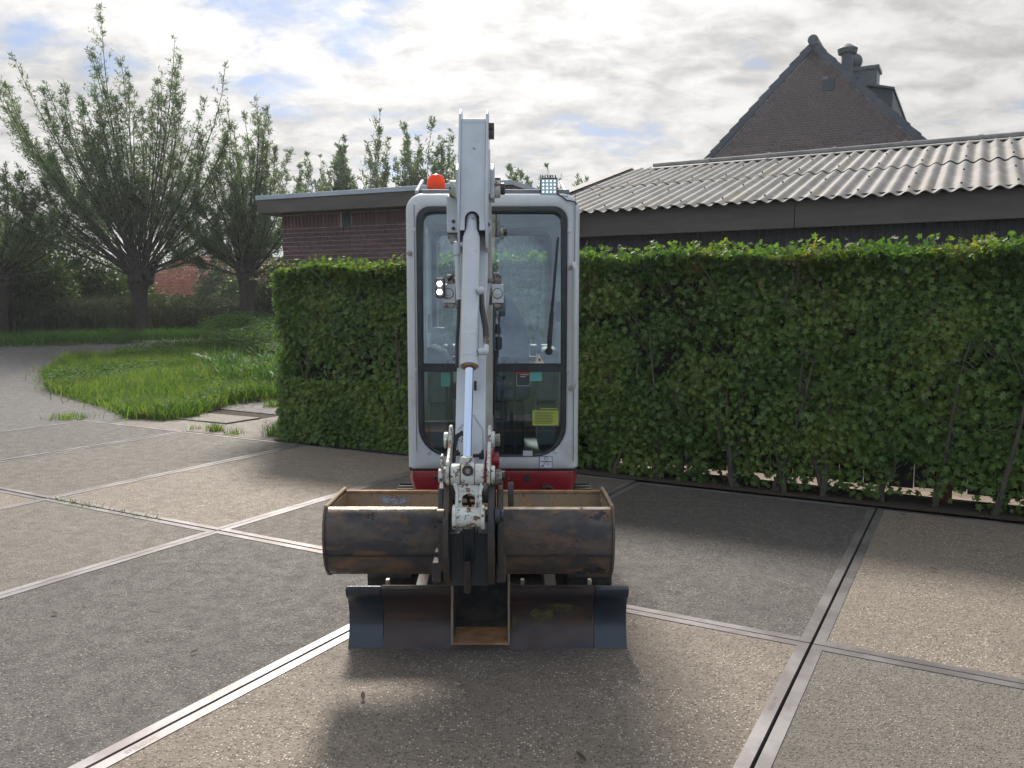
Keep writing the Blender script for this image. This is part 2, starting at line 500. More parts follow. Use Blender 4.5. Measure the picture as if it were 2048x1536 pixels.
def tag(o, label=None, cat=None, group=None, kind=None):
    if label:
        o['label'] = label
    if cat:
        o['category'] = cat
    if group:
        o['group'] = group
    if kind:
        o['kind'] = kind
    return o


def thing(name, loc, label=None, cat=None, group=None, kind=None):
    o = bpy.data.objects.new(name, None)
    o.empty_display_size = 0.2
    put(o, None, loc)
    return tag(o, label, cat, group, kind)


class MB:
    def __init__(s):
        s.v, s.f, s.m = [], [], []
        s.mi = 0

    def add(s, vs, fs, mi=None):
        n = len(s.v)
        s.v += [tuple(v) for v in vs]
        s.f += [tuple(i + n for i in f) for f in fs]
        s.m += [s.mi if mi is None else mi] * len(fs)
        return s

    def box(s, x0, x1, y0, y1, z0, z1):
        vs = [(x, y, z) for x in (x0, x1) for y in (y0, y1) for z in (z0, z1)]
        return s.add(vs, [(0, 1, 3, 2), (4, 6, 7, 5), (0, 4, 5, 1), (2, 3, 7, 6), (0, 2, 6, 4), (1, 5, 7, 3)])

    def obox(s, c, ax, ay, az, hx, hy, hz):
        c = Vector(c)
        vs = [c + ax * (hx * i) + ay * (hy * j) + az * (hz * k) for i in (-1, 1) for j in (-1, 1) for k in (-1, 1)]
        return s.add(vs, [(0, 1, 3, 2), (4, 6, 7, 5), (0, 4, 5, 1), (2, 3, 7, 6), (0, 2, 6, 4), (1, 5, 7, 3)])

    def prism(s, poly, d, caps=True):
        """closed polygon of 3-D points swept by vector d"""
        n = len(poly)
        d = Vector(d)
        vs = [Vector(p) for p in poly] + [Vector(p) + d for p in poly]
        fs = [(i, (i + 1) % n, n + (i + 1) % n, n + i) for i in range(n)]
        if caps:
            fs += [tuple(range(n - 1, -1, -1)), tuple(range(n, 2 * n))]
        return s.add(vs, fs)

    def xp(s, yz, x0, x1):
        return s.prism([(x0, y, z) for y, z in yz], (x1 - x0, 0, 0))

    def yp(s, xz, y0, y1):
        return s.prism([(x, y0, z) for x, z in xz], (0, y1 - y0, 0))

    def tube(s, path, r, n=10, caps=True):
        P = [Vector(p) for p in path]
        k = len(P)
        rs = r if isinstance(r, (list, tuple)) else [r] * k
        a = None
        vs, fs = [], []
        for i, p in enumerate(P):
            t = (P[min(i + 1, k - 1)] - P[max(i - 1, 0)]).normalized()
            if a is None:
                a = t.cross(Vector((0, 0, 1)) if abs(t.z) < 0.9 else Vector((1, 0, 0))).normalized()
            else:
                a = (a - t * a.dot(t)).normalized()
            b = t.cross(a)
            for j in range(n):
                an = 2 * math.pi * j / n
                vs.append(p + (a * math.cos(an) + b * math.sin(an)) * rs[i])
        for i in range(k - 1):
            for j in range(n):
                q = (j + 1) % n
                fs.append((i * n + j, i * n + q, (i + 1) * n + q, (i + 1) * n + j))
        if caps:
            fs += [tuple(range(n - 1, -1, -1)), tuple(range((k - 1) * n, k * n))]
        return s.add(vs, fs)

    def cyl(s, a, b, r, n=20, r2=None):
        return s.tube([a, b], [r, r if r2 is None else r2], n)

    def ball(s, c, r, sc=(1, 1, 1), nu=12, nv=8):
        vs, fs = [], []
        for i in range(nv + 1):
            th = math.pi * i / nv
            for j in range(nu):
                ph = 2 * math.pi * j / nu
                vs.append((c[0] + r * sc[0] * math.sin(th) * math.cos(ph), c[1] + r * sc[1] * math.sin(th) * math.sin(ph), c[2] + r * sc[2] * math.cos(th)))
        for i in range(nv):
            for j in range(nu):
                q = (j + 1) % nu
                fs.append((i * nu + j, (i + 1) * nu + j, (i + 1) * nu + q, i * nu + q))
        return s.add(vs, fs)

    def pbox(s, x0, y0, x1, y1, Y, depth):
        """box whose front face lies at distance Y and measures x0..x1, y0..y1 in the picture"""
        a, b = at(x0, y1, Y), at(x1, y0, Y)
        return s.box(a.x, b.x, Y, Y + depth, a.z, b.z)

    def mesh(s, name, mats, smooth=40):
        me = bpy.data.meshes.new(name)
        me.from_pydata(s.v, [], s.f)
        for m in (mats if isinstance(mats, (list, tuple)) else [mats]):
            me.materials.append(m)
        if any(s.m):
            me.polygons.foreach_set('material_index', s.m)
        me.validate()
        if smooth:
            me.polygons.foreach_set('use_smooth', [True] * len(me.polygons))
            me.set_sharp_from_angle(angle=math.radians(smooth))
        me.update()
        return me

    def build(s, name, mats, parent=None, bevel=0.0, smooth=40, loc=(0, 0, 0), seg=2, fix=True):
        me = s.mesh(name, mats, smooth)
        if fix:
            import bmesh
            bm = bmesh.new()
            bm.from_mesh(me)
            bmesh.ops.recalc_face_normals(bm, faces=bm.faces)
            bm.to_mesh(me)
            bm.free()
        o = bpy.data.objects.new(name, me)
        put(o, parent, loc)
        if bevel:
            b = o.modifiers.new('bevel', 'BEVEL')
            b.width = bevel
            b.segments = seg
            b.limit_method = 'ANGLE'
            b.angle_limit = math.radians(35)
            b.harden_normals = True
        return o


def piece(name, me, parent, loc=(0, 0, 0), rot=None):
    o = bpy.data.objects.new(name, me)
    put(o, parent, loc)
    if rot:
        o.rotation_euler = rot
    return o


def np_mesh(name, V, Fq, mat_, nper, smooth=False):
    """V (N,3) vertices, Fq (M,nper) faces"""
    me = bpy.data.meshes.new(name)
    V = np.ascontiguousarray(V, dtype=np.float32)
    Fq = np.ascontiguousarray(Fq, dtype=np.int32)
    me.vertices.add(len(V))
    me.vertices.foreach_set('co', V.ravel())
    me.loops.add(Fq.size)
    me.loops.foreach_set('vertex_index', Fq.ravel())
    me.polygons.add(len(Fq))
    me.polygons.foreach_set('loop_start', np.arange(0, Fq.size, nper, dtype=np.int32))
    me.polygons.foreach_set('loop_total', np.full(len(Fq), nper, dtype=np.int32))
    me.update(calc_edges=True)
    me.materials.append(mat_)
    if smooth:
        me.polygons.foreach_set('use_smooth', np.ones(len(Fq), dtype=bool))
    return me


rng = np.random.default_rng(11)


def unit(a):
    return a / (np.linalg.norm(a, axis=1, keepdims=True) + 1e-9)


def leaves(P, T, N, L, Wd, shape):
    """leaves at P, growing along T, facing N; shape: list of polygons in (u along, v across, w out)"""
    P, T = np.asarray(P, float), unit(np.asarray(T, float))
    N = np.asarray(N, float)
    B = unit(np.cross(T, N))
    N = np.cross(B, T)
    L = np.asarray(L, float).reshape(-1, 1)
    Wd = np.asarray(Wd, float).reshape(-1, 1)
    nv = sum(len(p) for p in shape)
    k = len(shape[0])
    V = np.empty((len(P), nv, 3))
    i = 0
    for poly in shape:
        for (u, v, w) in poly:
            V[:, i] = P + T * (u * L) + B * (v * Wd) + N * (w * Wd)
            i += 1
    Fq = np.arange(len(P) * nv).reshape(-1, k)
    return V.reshape(-1, 3), Fq, k


RHOMB = [[(0, 0, 0), (0.45, 0.5, 0.1), (1, 0, 0), (0.45, -0.5, -0.1)]]
half = [(0.0, 0.0, 0.0), (0.02, 0.16, 0.05), (0.12, 0.50, 0.14), (0.30, 0.24, 0.06), (0.66, 0.60, 0.16), (0.62, 0.20, 0.05), (1.0, 0.0, 0.0)]
# two-sided maple leaf folded a little along the midrib
MAPLE = [half, [(u, -v, w) for u, v, w in reversed(half)]]
OVAL = [[(0, 0, 0), (0.3, 0.42, 0.1), (0.7, 0.34, 0.08), (1, 0, 0), (0.7, -0.34, 0.08), (0.3, -0.42, 0.1)]]


class Nz:
    """cheap smooth random field in space"""

    def __init__(s, seed, scale, n=14):
        r = np.random.default_rng(seed)
        s.k = r.normal(size=(n, 3)) * scale
        s.p = r.uniform(0, 6.28, n)

    def __call__(s, P):
        return np.sin(np.asarray(P) @ s.k.T + s.p).mean(1) * 1.9


def txt(body, size, name, mat_, parent, M4, ext=0.0006):
    cu = bpy.data.curves.new(name, 'FONT')
    cu.body = body
    cu.size = size
    cu.extrude = ext
    cu.align_x = 'CENTER'
    cu.align_y = 'CENTER'
    o = bpy.data.objects.new(name, cu)
    C.objects.link(o)
    dg = bpy.context.evaluated_depsgraph_get()
    dg.update()
    me = bpy.data.meshes.new_from_object(o.evaluated_get(dg))
    bpy.data.objects.remove(o)
    me.transform(M4)
    me.materials.clear()
    me.materials.append(mat_)
    ob = bpy.data.objects.new(name, me)
    return put(ob, parent)


# ------------------------------------------------------------------ terrain, road, apron
def grid_sheet(name, xs, ys, zf, mat_, keep=None, kind='structure'):
    X, Y = np.meshgrid(xs, ys)
    Z = zf(X, Y)
    V = np.stack([X, Y, Z], -1).reshape(-1, 3)
    nx, ny = len(xs), len(ys)
    i = np.arange((ny - 1) * (nx - 1))
    a = (i // (nx - 1)) * nx + i % (nx - 1)
    Fq = np.stack([a, a + 1, a + nx + 1, a + nx], 1)
    if keep is not None:
        cx = V[Fq].mean(1)
        Fq = Fq[keep(cx[:, 0], cx[:, 1])]
    me = np_mesh(name, V, Fq, mat_, 4, True)
    o = bpy.data.objects.new(name, me)
    put(o)
    return tag(o, kind=kind)


def inpoly(x, y, poly):
    x, y = np.asarray(x, float), np.asarray(y, float)
    c = np.zeros(x.shape, bool)
    n = len(poly)
    for i in range(n):
        x0, y0 = poly[i]
        x1, y1 = poly[(i + 1) % n]
        with np.errstate(divide='ignore', invalid='ignore'):
            q = ((y0 > y) != (y1 > y)) & (x < (x1 - x0) * (y - y0) / (y1 - y0 + 1e-12) + x0)
        c ^= q
    return c


def Dc(x, y):
    return x * DP.x + y * DP.y


def Ec(x, y):
    return x * DE.x + y * DE.y


E0 = ORG.dot(DE)                 # e of line Q1
D1 = ORG.dot(DP)                 # D of line P1
D0 = D1 + 2.994                  # D of line P0, the edge of the slabs by the hedge
xs = np.concatenate([[-400, -200, -120], np.arange(-60, 40, 1.0), [60, 150, 400]])
ys = np.concatenate([[-40, -15], np.arange(-6, 60, 1.0), [80, 120, 250, 500]])
grid_sheet('ground', xs, ys, lambda X, Y: tz(X, Y) - 0.07, M['field'])

# the island of grass: its outline, read off on the terrain
isl_px = [(84, 748), (98, 783), (195, 812), (268, 838), (330, 838), (392, 830), (470, 806), (560, 799), (640, 797), (660, 672), (560, 674), (450, 684), (300, 703), (130, 722)]
ISL = [tuple(atT(*p))[:2] for p in isl_px]
far_l = [atT(-500, 712), atT(0, 694), atT(300, 684), atT(600, 671)]
RX = [p.x for p in far_l]
RY = [p.y for p in far_l]
order = np.argsort(RX)
RX, RY = np.array(RX)[order], np.array(RY)[order]


def far_edge(x):
    return np.interp(x, RX, RY)


Q6e = E0 - 10.0


def road_keep(x, y):
    D, E = Dc(x, y), Ec(x, y)
    ok = (y < far_edge(x) + 0.35 * np.sin(x * 1.3) * 0.3) & ~((D < D0 + 0.02) & (E > Q6e))
    ok &= ~((D >= D0) & (D < D0 + 1.9) & (E > E0 - 9.6))
    ok &= ~((D >= D0) & (E > E0 - 7.2) & (y < 14))
    return ok & (x < 6)


def build_road():
    # rotated grid so that the road edge follows the slabs
    es = np.concatenate([np.arange(-40, Q6e, 0.5), [Q6e], np.arange(Q6e + 0.4, 2, 0.4)])
    Ds = np.concatenate([np.arange(-6, D0, 0.5), [D0], np.arange(D0 + 0.3, 30, 0.3)])
    E_, D_ = np.meshgrid(es, Ds)
    X = E_ * DE.x + D_ * DP.x
    Y = E_ * DE.y + D_ * DP.y
    Z = tz(X, Y) - 0.012
    V = np.stack([X, Y, Z], -1).reshape(-1, 3)
    nx, ny = len(es), len(Ds)
    i = np.arange((ny - 1) * (nx - 1))
    a = (i // (nx - 1)) * nx + i % (nx - 1)
    Fq = np.stack([a, a + 1, a + nx + 1, a + nx], 1)
    c = V[Fq].mean(1)
    Fq = Fq[road_keep(c[:, 0], c[:, 1])]
    o = bpy.data.objects.new('road', np_mesh('road', V, Fq, M['asphalt'], 4, True))
    put(o)
    tag(o, kind='structure')


build_road()


def quad_sheet(name, e0, e1, d0, d1, z, mat_, n=1):
    es = np.linspace(e0, e1, n * 10 + 1)
    Ds = np.linspace(d0, d1, n * 6 + 1)
    E_, D_ = np.meshgrid(es, Ds)
    X = E_ * DE.x + D_ * DP.x
    Y = E_ * DE.y + D_ * DP.y
    Z = tz(X, Y) + z
    V = np.stack([X, Y, Z], -1).reshape(-1, 3)
    nx, ny = len(es), len(Ds)
    i = np.arange((ny - 1) * (nx - 1))
    a = (i // (nx - 1)) * nx + i % (nx - 1)
    Fq = np.stack([a, a + 1, a + nx + 1, a + nx], 1)
    o = bpy.data.objects.new(name, np_mesh(name, V, Fq, mat_, 4, True))
    put(o)
    return tag(o, kind='structure')


# old concrete plates between the slabs and the grass, each its own piece, a little uneven
HE0 = -7.02                                                # left end of the hedge (e)
apron = thing('concrete_apron', ed(E0 - 8, D0 + 1, 0), kind='structure')
k = 0
for (e0, e1, d0, d1, dz, tl) in [(-9.55, -8.05, 0.03, 0.72, -0.006, 0.0), (-9.3, -8.1, 0.75, 1.35, 0.006, 0.004), (-8.02, -6.05, 0.03, 1.15, 0.0, -0.003), (-6.03, -4.2, 0.03, 1.2, -0.004, 0.003),
                                 (-8.02, -6.05, 1.158, 2.3, 0.0, 0.0), (-6.04, -4.3, 1.208, 2.35, -0.001, 0.0)]:
    b = MB()
    cs = [(e0, d0), (e1, d0), (e1, d1), (e0, d1)]
    pts = [ed(E0 + e, D0 + d, float(tz(*ed(E0 + e, D0 + d)[:2])) + dz + tl * (1 if i in (1, 2) else -1)) for i, (e, d) in enumerate(cs)]
    b.prism([p - UP * 0.10 for p in pts], UP * 0.10)
    b.build('concrete_plate', M['apron'], apron, bevel=0.006)

# sand filling under and between the plates
es = np.linspace(E0 - 9.5, E0 - 4.4, 20)
Ds = np.linspace(D0 + 0.02, D0 + 2.4, 12)
E_, D_ = np.meshgrid(es, Ds)
X, Y = E_ * DE.x + D_ * DP.x, E_ * DE.y + D_ * DP.y
V = np.stack([X, Y, tz(X, Y) - 0.022], -1).reshape(-1, 3)
i = np.arange(11 * 19)
a = (i // 19) * 20 + i % 19
o = bpy.data.objects.new('sand_bed', np_mesh('sand_bed', V, np.stack([a, a + 1, a + 21, a + 20], 1), M['soil'], 4))
put(o)
tag(o, kind='structure')

# slabs framed in steel angle
yard = thing('pavement', ORG, kind='structure')
LQ, LP, FL, GAP = 2.0, 2.994, 0.050, 0.007


def slab_mesh(kind):
    b = MB()
    g, w = GAP, FL
    b.prism([ed(g + w, g + w, -0.14), ed(LQ - g - w, g + w, -0.14), ed(LQ - g - w, LP - g - w, -0.14), ed(g + w, LP - g - w, -0.14)], UP * 0.1405)
    return b.mesh('slab', kind, 0)


def edge_mesh():
    b = MB()
    o = [(GAP, GAP), (LQ - GAP, GAP), (LQ - GAP, LP - GAP), (GAP, LP - GAP)]
    i_ = [(GAP + FL, GAP + FL), (LQ - GAP - FL, GAP + FL), (LQ - GAP - FL, LP - GAP - FL), (GAP + FL, LP - GAP - FL)]
    for k in range(4):
        q = (k + 1) % 4
        b.prism([ed(*o[k], -0.13), ed(*o[q], -0.13), ed(*i_[q], -0.13), ed(*i_[k], -0.13)], UP * 0.134)
    return b.mesh('steel_edge', M['edge'], 0)


sm_k = {k: slab_mesh(M[k]) for k in ('slab_tan', 'slab_dark', 'slab_green', 'slab_mid')}
em = edge_mesh()
# cell (j, i): j counts to the left of Q1, i = 0 by the hedge, -1 in front
kinds = {(0, -1): 'slab_tan', (1, -1): 'slab_dark', (2, -1): 'slab_green', (3, -1): 'slab_tan', (4, -1): 'slab_dark', (-1, -1): 'slab_green', (-2, -1): 'slab_green',
         (0, 0): 'slab_dark', (1, 0): 'slab_mid', (2, 0): 'slab_tan', (3, 0): 'slab_mid', (4, 0): 'slab_dark', (-1, 0): 'slab_tan', (-2, 0): 'slab_tan'}
for j in range(-4, 5):
    for i in (-2, -1, 0):
        if i == -2 and j not in (-1, 0, 1):
            continue
        kd = kinds.get((j, i), 'slab_mid')
        base = ORG + DE * (-(j + 1) * LQ) + DP * (i * LP)
        base.z = R.uniform(-0.004, 0.004)
        rot = (R.uniform(-0.0012, 0.0012), R.uniform(-0.0012, 0.0012), 0)
        s_ = piece('slab', sm_k[kd], yard, base, rot)
        e_ = bpy.data.objects.new('steel_edge', em)
        C.objects.link(e_)
        e_.parent = s_
        WL[e_.name] = WL[s_.name]
for (px, py, flip) in ((1557, 1408, 0), (283, 1490, 0)):
    p = at(px, py, 1)
    d = ray(px, py)
    p = Vector((0, 0, H)) + d * (-(H - 0.005) / d.z)
    M4 = Matrix.Translation(p) @ Matrix(((DP.x, -DE.x, 0, 0), (DP.y, -DE.y, 0, 0), (0, 0, 1, 0), (0, 0, 0, 1)))
    # the letters run along the joint, cast into the flange
    e = Ec(p.x, p.y)
    base_e = E0 if px > 1000 else E0 - 2.0
    side = -1 if px > 1000 else 1
    p2 = ed(base_e + side * 0.033, Dc(p.x, p.y), 0.0052)
    M4.translation = p2
    txt('STELCON', 0.030, 'cast_lettering', M['edge'], yard, M4, 0.0002)

quad_sheet('soil_bed', HE0 - 0.1, 6.0, D0 + 0.015, D0 + 0.52, 0.012, M['soil'], 3)
quad_sheet('path', -7.2, 6.0, D0 + 0.53, D0 + 3.3, 0.02, M['paving'], 3)

# ------------------------------------------------------------------ plank fence behind the hedge
FD = D0 + 0.56
fence = thing('plank_fence', ed(-1, FD), 'dark plank fence with bright gaps standing behind the leafy hedge', 'fence')
b = MB()
b.obox((0, 0, 0), DE, DP, UP, 0.0925, 0.011, 0.95)
plm = b.mesh('plank', M['plank'], 0)
e = HE0 + 0.15
while e < 4.2:
    piece('plank', plm, fence, ed(e, FD, 0.075 + 0.95 + R.uniform(-0.012, 0.012)))
    e += 0.194
for zz in (0.45, 1.55):
    b = MB()
    b.obox(ed(-1.3, FD + 0.035, zz), DE, DP, UP, 5.5, 0.022, 0.04)
    b.build('rail', M['plank'], fence)
for px in (650, 770, 1120, 1495, 1900):
    p = atD(px, 768, FD - 0.075)
    b = MB()
    b.obox(ed(p.dot(DE), FD - 0.075, 0.95), DE, DP, UP, 0.055, 0.055, 1.0)
    b.build('post', M['redpost'], fence, bevel=0.004)

# ------------------------------------------------------------------ shed with the corrugated roof
SD, SZ = 10.1, 2.80
PH = math.radians(15.6)
shed = thing('open_shed', ed(-1.3, SD + 2), 'long low shed with grey corrugated roof behind the hedge', 'shed')
SL, SR = -5.70, 4.2
SLOPE = DP * math.cos(PH) + UP * math.sin(PH)
NRM = -DP * math.sin(PH) + UP * math.cos(PH)
PW, AMP = 0.177, 0.0205


def corr_sheet(length, width=6.35):
    nx = int(width * 10)
    u = np.linspace(0, width * PW, nx + 1)
    w = AMP * (1 - np.cos(u / PW * 2 * math.pi)) - AMP
    b = MB()
    T = 0.007
    vs = []
    for k_, (s0, off) in enumerate(((0, 0), (length, 0), (length, -T), (0, -T))):
        vs += [DE * uu + SLOPE * s0 + NRM * (ww + off) for uu, ww in zip(u, w)]
    n = nx + 1
    fs = []
    for r_ in range(4):
        q = (r_ + 1) % 4
        fs += [(r_ * n + i, r_ * n + i + 1, q * n + i + 1, q * n + i) for i in range(nx)]
    b.add(vs, fs)
    return b.mesh('corrugated_sheet', M['corr'], 50)


sheetm = corr_sheet(2.38)
pitch = 6 * PW
e_first = -3.59 - 2 * 1.045
scm = MB().cyl((0, 0, 0), NRM * 0.018, 0.011, 6).mesh('roof_screw', M['screw'], 0)
cols_ = 9
for row in range(2):
    for c_ in range(cols_):
        ee = e_first + c_ * 1.046
        base = ed(ee, SD, SZ) + SLOPE * (row * 2.22) + NRM * (row * 0.012 + 0.004 * (c_ % 2) + 0.006)
        o = piece('corrugated_sheet', sheetm, shed, base + Vector((0, 0, R.uniform(-0.004, 0.004))))
        for ss in (0.28, 1.35):
            for wv in (1, 4):
                scr = bpy.data.objects.new('roof_screw', scm)
                C.objects.link(scr)
                scr.parent = o
                scr.location = DE * ((wv + 0.5) * PW) + SLOPE * ss + NRM * AMP
# ridge caps
RB = ed(0, SD, SZ) + SLOPE * 4.52
for c_ in range(10):
    b = MB()
    ee = -5.15 + c_ * 1.03
    c0 = RB - DE * RB.dot(DE) + DE * ee
    # half round roll with two wings
    prof = []
    for a in np.linspace(-0.25, math.pi + 0.25, 9):
        prof.append(c0 + DP * (math.cos(a) * 0.055) + UP * (0.045 + math.sin(a) * 0.055))
    wing_b = [c0 + DP * 0.06 + UP * 0.02, c0 + DP * 0.3 - UP * 0.06, c0 + DP * 0.3 - UP * 0.072, c0 + DP * 0.05 + UP * 0.0]
    front = [c0 - DP * 0.06 + UP * 0.022, c0 - DP * 0.28 - UP * 0.035, c0 - DP * 0.28 - UP * 0.05, c0 - DP * 0.05]
    ln = DE * 1.0
    b.prism(prof, ln)
    b.prism(wing_b, ln)
    b.prism(front, ln)
    cc = c0 + DE * 0.97 + UP * 0.045
    b.tube([cc, cc + DE * 0.06], 0.066, 12)
    b.build('ridge_cap', M['capm'], shed)
# verge strip at the left end
b = MB()
b.prism([ed(SL - 0.02, SD - 0.02, SZ - 0.03), ed(SL + 0.16, SD - 0.02, SZ + 0.05), ed(SL - 0.02, SD - 0.02, SZ + 0.06)], SLOPE * 4.6)
b.build('verge_strip', M['corr'], shed)
# rear roof slope
b = MB()
BK = DP * math.cos(PH) - UP * math.sin(PH)
n = 90
vs = []
for q, off in ((0, 0.0), (4.4, 0.0)):
    for i in range(n + 1):
        vs.append(ed(SL, 0, 0) + (RB - DE * RB.dot(DE)) + DE * (i * (SR - SL) / n) + BK * q + UP * (0.02 * math.sin(i * 2.1)))
b.add(vs, [(i, i + 1, n + 2 + i, n + 1 + i) for i in range(n)])
b.build('rear_roof', M['corr'], shed)
# fascia boards, two lengths meeting at a joint
for (a0, a1) in ((SL + 0.05, -1.9), (-1.893, SR)):
    b = MB()
    b.obox(ed((a0 + a1) / 2, SD + 0.14, 2.648), DE, DP, UP, (a1 - a0) / 2, 0.012, 0.158)
    b.build('fascia_board', M['fascia'], shed, bevel=0.003)
# slatted wall under the fascia
b = MB()
b.obox((0, 0, 0), DE, DP, UP, 0.0365, 0.009, 0.98)
slm = b.mesh('slat', M['plank'], 0)
e = SL + 0.15
while e < SR - 0.3:
    piece('slat', slm, shed, ed(e, SD + 0.33, 1.62 + R.uniform(-0.01, 0.01)))
    e += 0.0772 + R.uniform(-0.002, 0.002)
b = MB()
b.obox(ed((SL + SR) / 2, SD + 0.33, 0.33), DE, DP, UP, (SR - SL) / 2, 0.06, 0.31)
for zz in (1.3, 2.2):
    b.obox(ed((SL + SR) / 2, SD + 0.37, zz), DE, DP, UP, (SR - SL) / 2, 0.02, 0.035)
b.build('wall_base', M['plank'], shed)
for i, ee in enumerate((SL + 0.2, -2.5, 0.7, SR - 0.3)):
    b = MB()
    b.obox(ed(ee, SD + 4.3, 1.7), DE, DP, UP, 0.07, 0.07, 1.85)
    b.build('roof_post', M['plank'], shed)
b = MB()
b.obox(ed((SL + SR) / 2, SD + 0.2, 2.73), DE, DP, UP, (SR - SL) / 2 - 0.06, 0.035, 0.118)
b.build('wall_plate', M['plank'], shed)  # made taller as a dark filler, blocking light under the sheets


# ------------------------------------------------------------------ bricks
def brick_wall(parent, origin, U, Nn, z0, z1, ulo, uhi, mat_b, course=0.0622, bl=0.21, joint=0.011, inside=None, most=300, seed=3, key=None):
    """U along the wall, Nn towards the viewer; bricks proud of a mortar sheet"""
    rr = random.Random(seed)
    mm = {}

    def bm_(l, h):
        k_ = (round(l, 3), round(h, 3))
        if k_ not in mm:
            q = MB()
            q.obox(Nn * 0.0, U, Nn, UP, l / 2, 0.007, h / 2)
            mm[k_] = q.mesh('brick', mat_b, 0)
        return mm[k_]
    items = []
    z = z0
    r_ = 0
    while z < z1:
        u = ulo - (0.16 if r_ % 2 else 0.05) - (r_ % 3) * 0.055
        while u < uhi:
            l = bl if rr.random() < 0.62 else 0.1
            a, c = max(u, ulo), min(u + l, uhi)
            if c - a > 0.03 and (inside is None or inside((a + c) / 2, z + course / 2, (c - a) / 2)):
                items.append((a, c, z))
            u += l + joint
        z += course
        r_ += 1
    h = course - joint
    if key:
        items.sort(key=key)
    for (a, c, z) in items[:most]:
        l = round((c - a) / 0.01) * 0.01
        if abs(l - bl) > 0.012 and abs(l - 0.1) > 0.012:
            l = c - a
        piece('brick', bm_(l, h), parent, origin + U * ((a + c) / 2) + UP * (z + course / 2) + Nn * (0.004 + rr.uniform(-0.0012, 0.0012)))
    rest = items[most:]
    if rest:
        q = MB()
        for (a, c, z) in rest:
            q.obox(origin + U * ((a + c) / 2) + UP * (z + course / 2) + Nn * 0.004, U, Nn, UP, (c - a) / 2, 0.007, h / 2)
        o = q.build('brickwork', mat_b, parent, smooth=0, fix=False)
        o['kind'] = 'stuff'
    return len(items)


# ------------------------------------------------------------------ flat-roofed garage on the left
TB = math.radians(23.0)
GU = Vector((math.cos(TB), -math.sin(TB), 0))
GN = Vector((-math.sin(TB), -math.cos(TB), 0))            # towards the viewer
gc = at(567, 520, 12.0)
gc.z = 0
garage = thing('flat_roof_garage', gc + GU * 2 - GN * 2, 'brick garage with flat roof and pale metal edge behind the left hedge', 'garage')
GL = 3.5
gz_top = 2.86
b = MB()
for (o_, a, w_, q) in ((gc, GU, GL, -GN), (gc, -GN, 4.0, GU)):
    pass
b.prism([gc - UP * 0.3, gc + GU * GL - UP * 0.3, gc + GU * GL - GN * 4 - UP * 0.3, gc - GN * 4 - UP * 0.3], UP * (gz_top + 0.38))
b.build('wall', M['mortar'], garage)
zc0 = gz_top - 0.195
brick_wall(garage, gc + GN * 0.0, GU, GN, zc0 - 0.0622 * 22, zc0 - 0.001, 0.0, 2.55, M['brick'], seed=5)
q = MB()
q.obox(GN * 0, GU, GN, UP, 0.026, 0.007, 0.09)
sol = q.mesh('brick', M['brick'], 0)
u = 0.03
while u < 2.6:
    if not (1.02 < u < 1.16):
        piece('brick', sol, garage, gc + GU * u + UP * (gz_top - 0.1) + GN * 0.004)
    u += 0.062
b = MB()
b.obox(gc + GU * 1.09 + UP * (gz_top - 0.1) + GN * 0.006, GU, GN, UP, 0.07, 0.006, 0.095)
b.build('vent', M['rubber'], garage)
b = MB()
b.obox(gc + GU * (GL / 2) - GN * 1.8 + UP * (gz_top + 0.095), GU, GN, UP, GL / 2 + 0.19, 2.10, 0.092)
b.build('fascia_board', M['fascia'], garage, bevel=0.004)
b = MB()
b.obox(gc + GU * (GL / 2) - GN * 1.8 + UP * (gz_top + 0.219), GU, GN, UP, GL / 2 + 0.21, 2.12, 0.031)
b.build('roof_edge', M['trim'], garage, bevel=0.005)

# ------------------------------------------------------------------ house with the brick gable
HD = 22.0
pL, pA, pR = atD(1400, 332, HD), atD(1627, 84, HD), atD(1868, 296, HD)
eA = pA.dot(DE)
sl = (pA.z - pL.z) / (eA - pL.dot(DE))
sr = (pA.z - pR.z) / (pR.dot(DE) - eA)
house = thing('brick_house', ed(eA, HD + 5), 'house with steep dark tiled roof and brown brick gable beyond the shed', 'house')
HB = 3.2
wl_, wr_ = (pA.z - HB) / sl, (pA.z - HB) / sr
b = MB()
b.prism([ed(eA - wl_, HD, HB), ed(eA + wr_, HD, HB), ed(eA, HD, pA.z - 0.12)], DP * 9.0)
b.prism([ed(eA - wl_, HD, 0.2), ed(eA + wr_, HD, 0.2), ed(eA + wr_, HD, HB), ed(eA - wl_, HD, HB)], DP * 9.0)
b.build('wall', M['mortar2'], house)


def gin(u, z, hl):
    top = pA.z - 0.42
    if abs(u + 0.17 - (0.0)) < 0.0:
        return False
    if -0.02 < u - 0.32 < 0.28 and 7.0 < z < 7.26:
        return False
    return z < top - (sl * -u if u < 0 else sr * u)


brick_wall(house, ed(eA, HD, 0), DE, -DP, 5.05, pA.z - 0.3, -4.0, 4.0, M['brick2'], inside=gin, seed=9, key=lambda t: t[2])
vb = atD(1657, 170, HD)
b = MB()
b.obox(vb - DP * 0.02, DE, DP, UP, 0.14, 0.02, 0.14)
b.build('vent', M['dormer'], house, bevel=0.004)
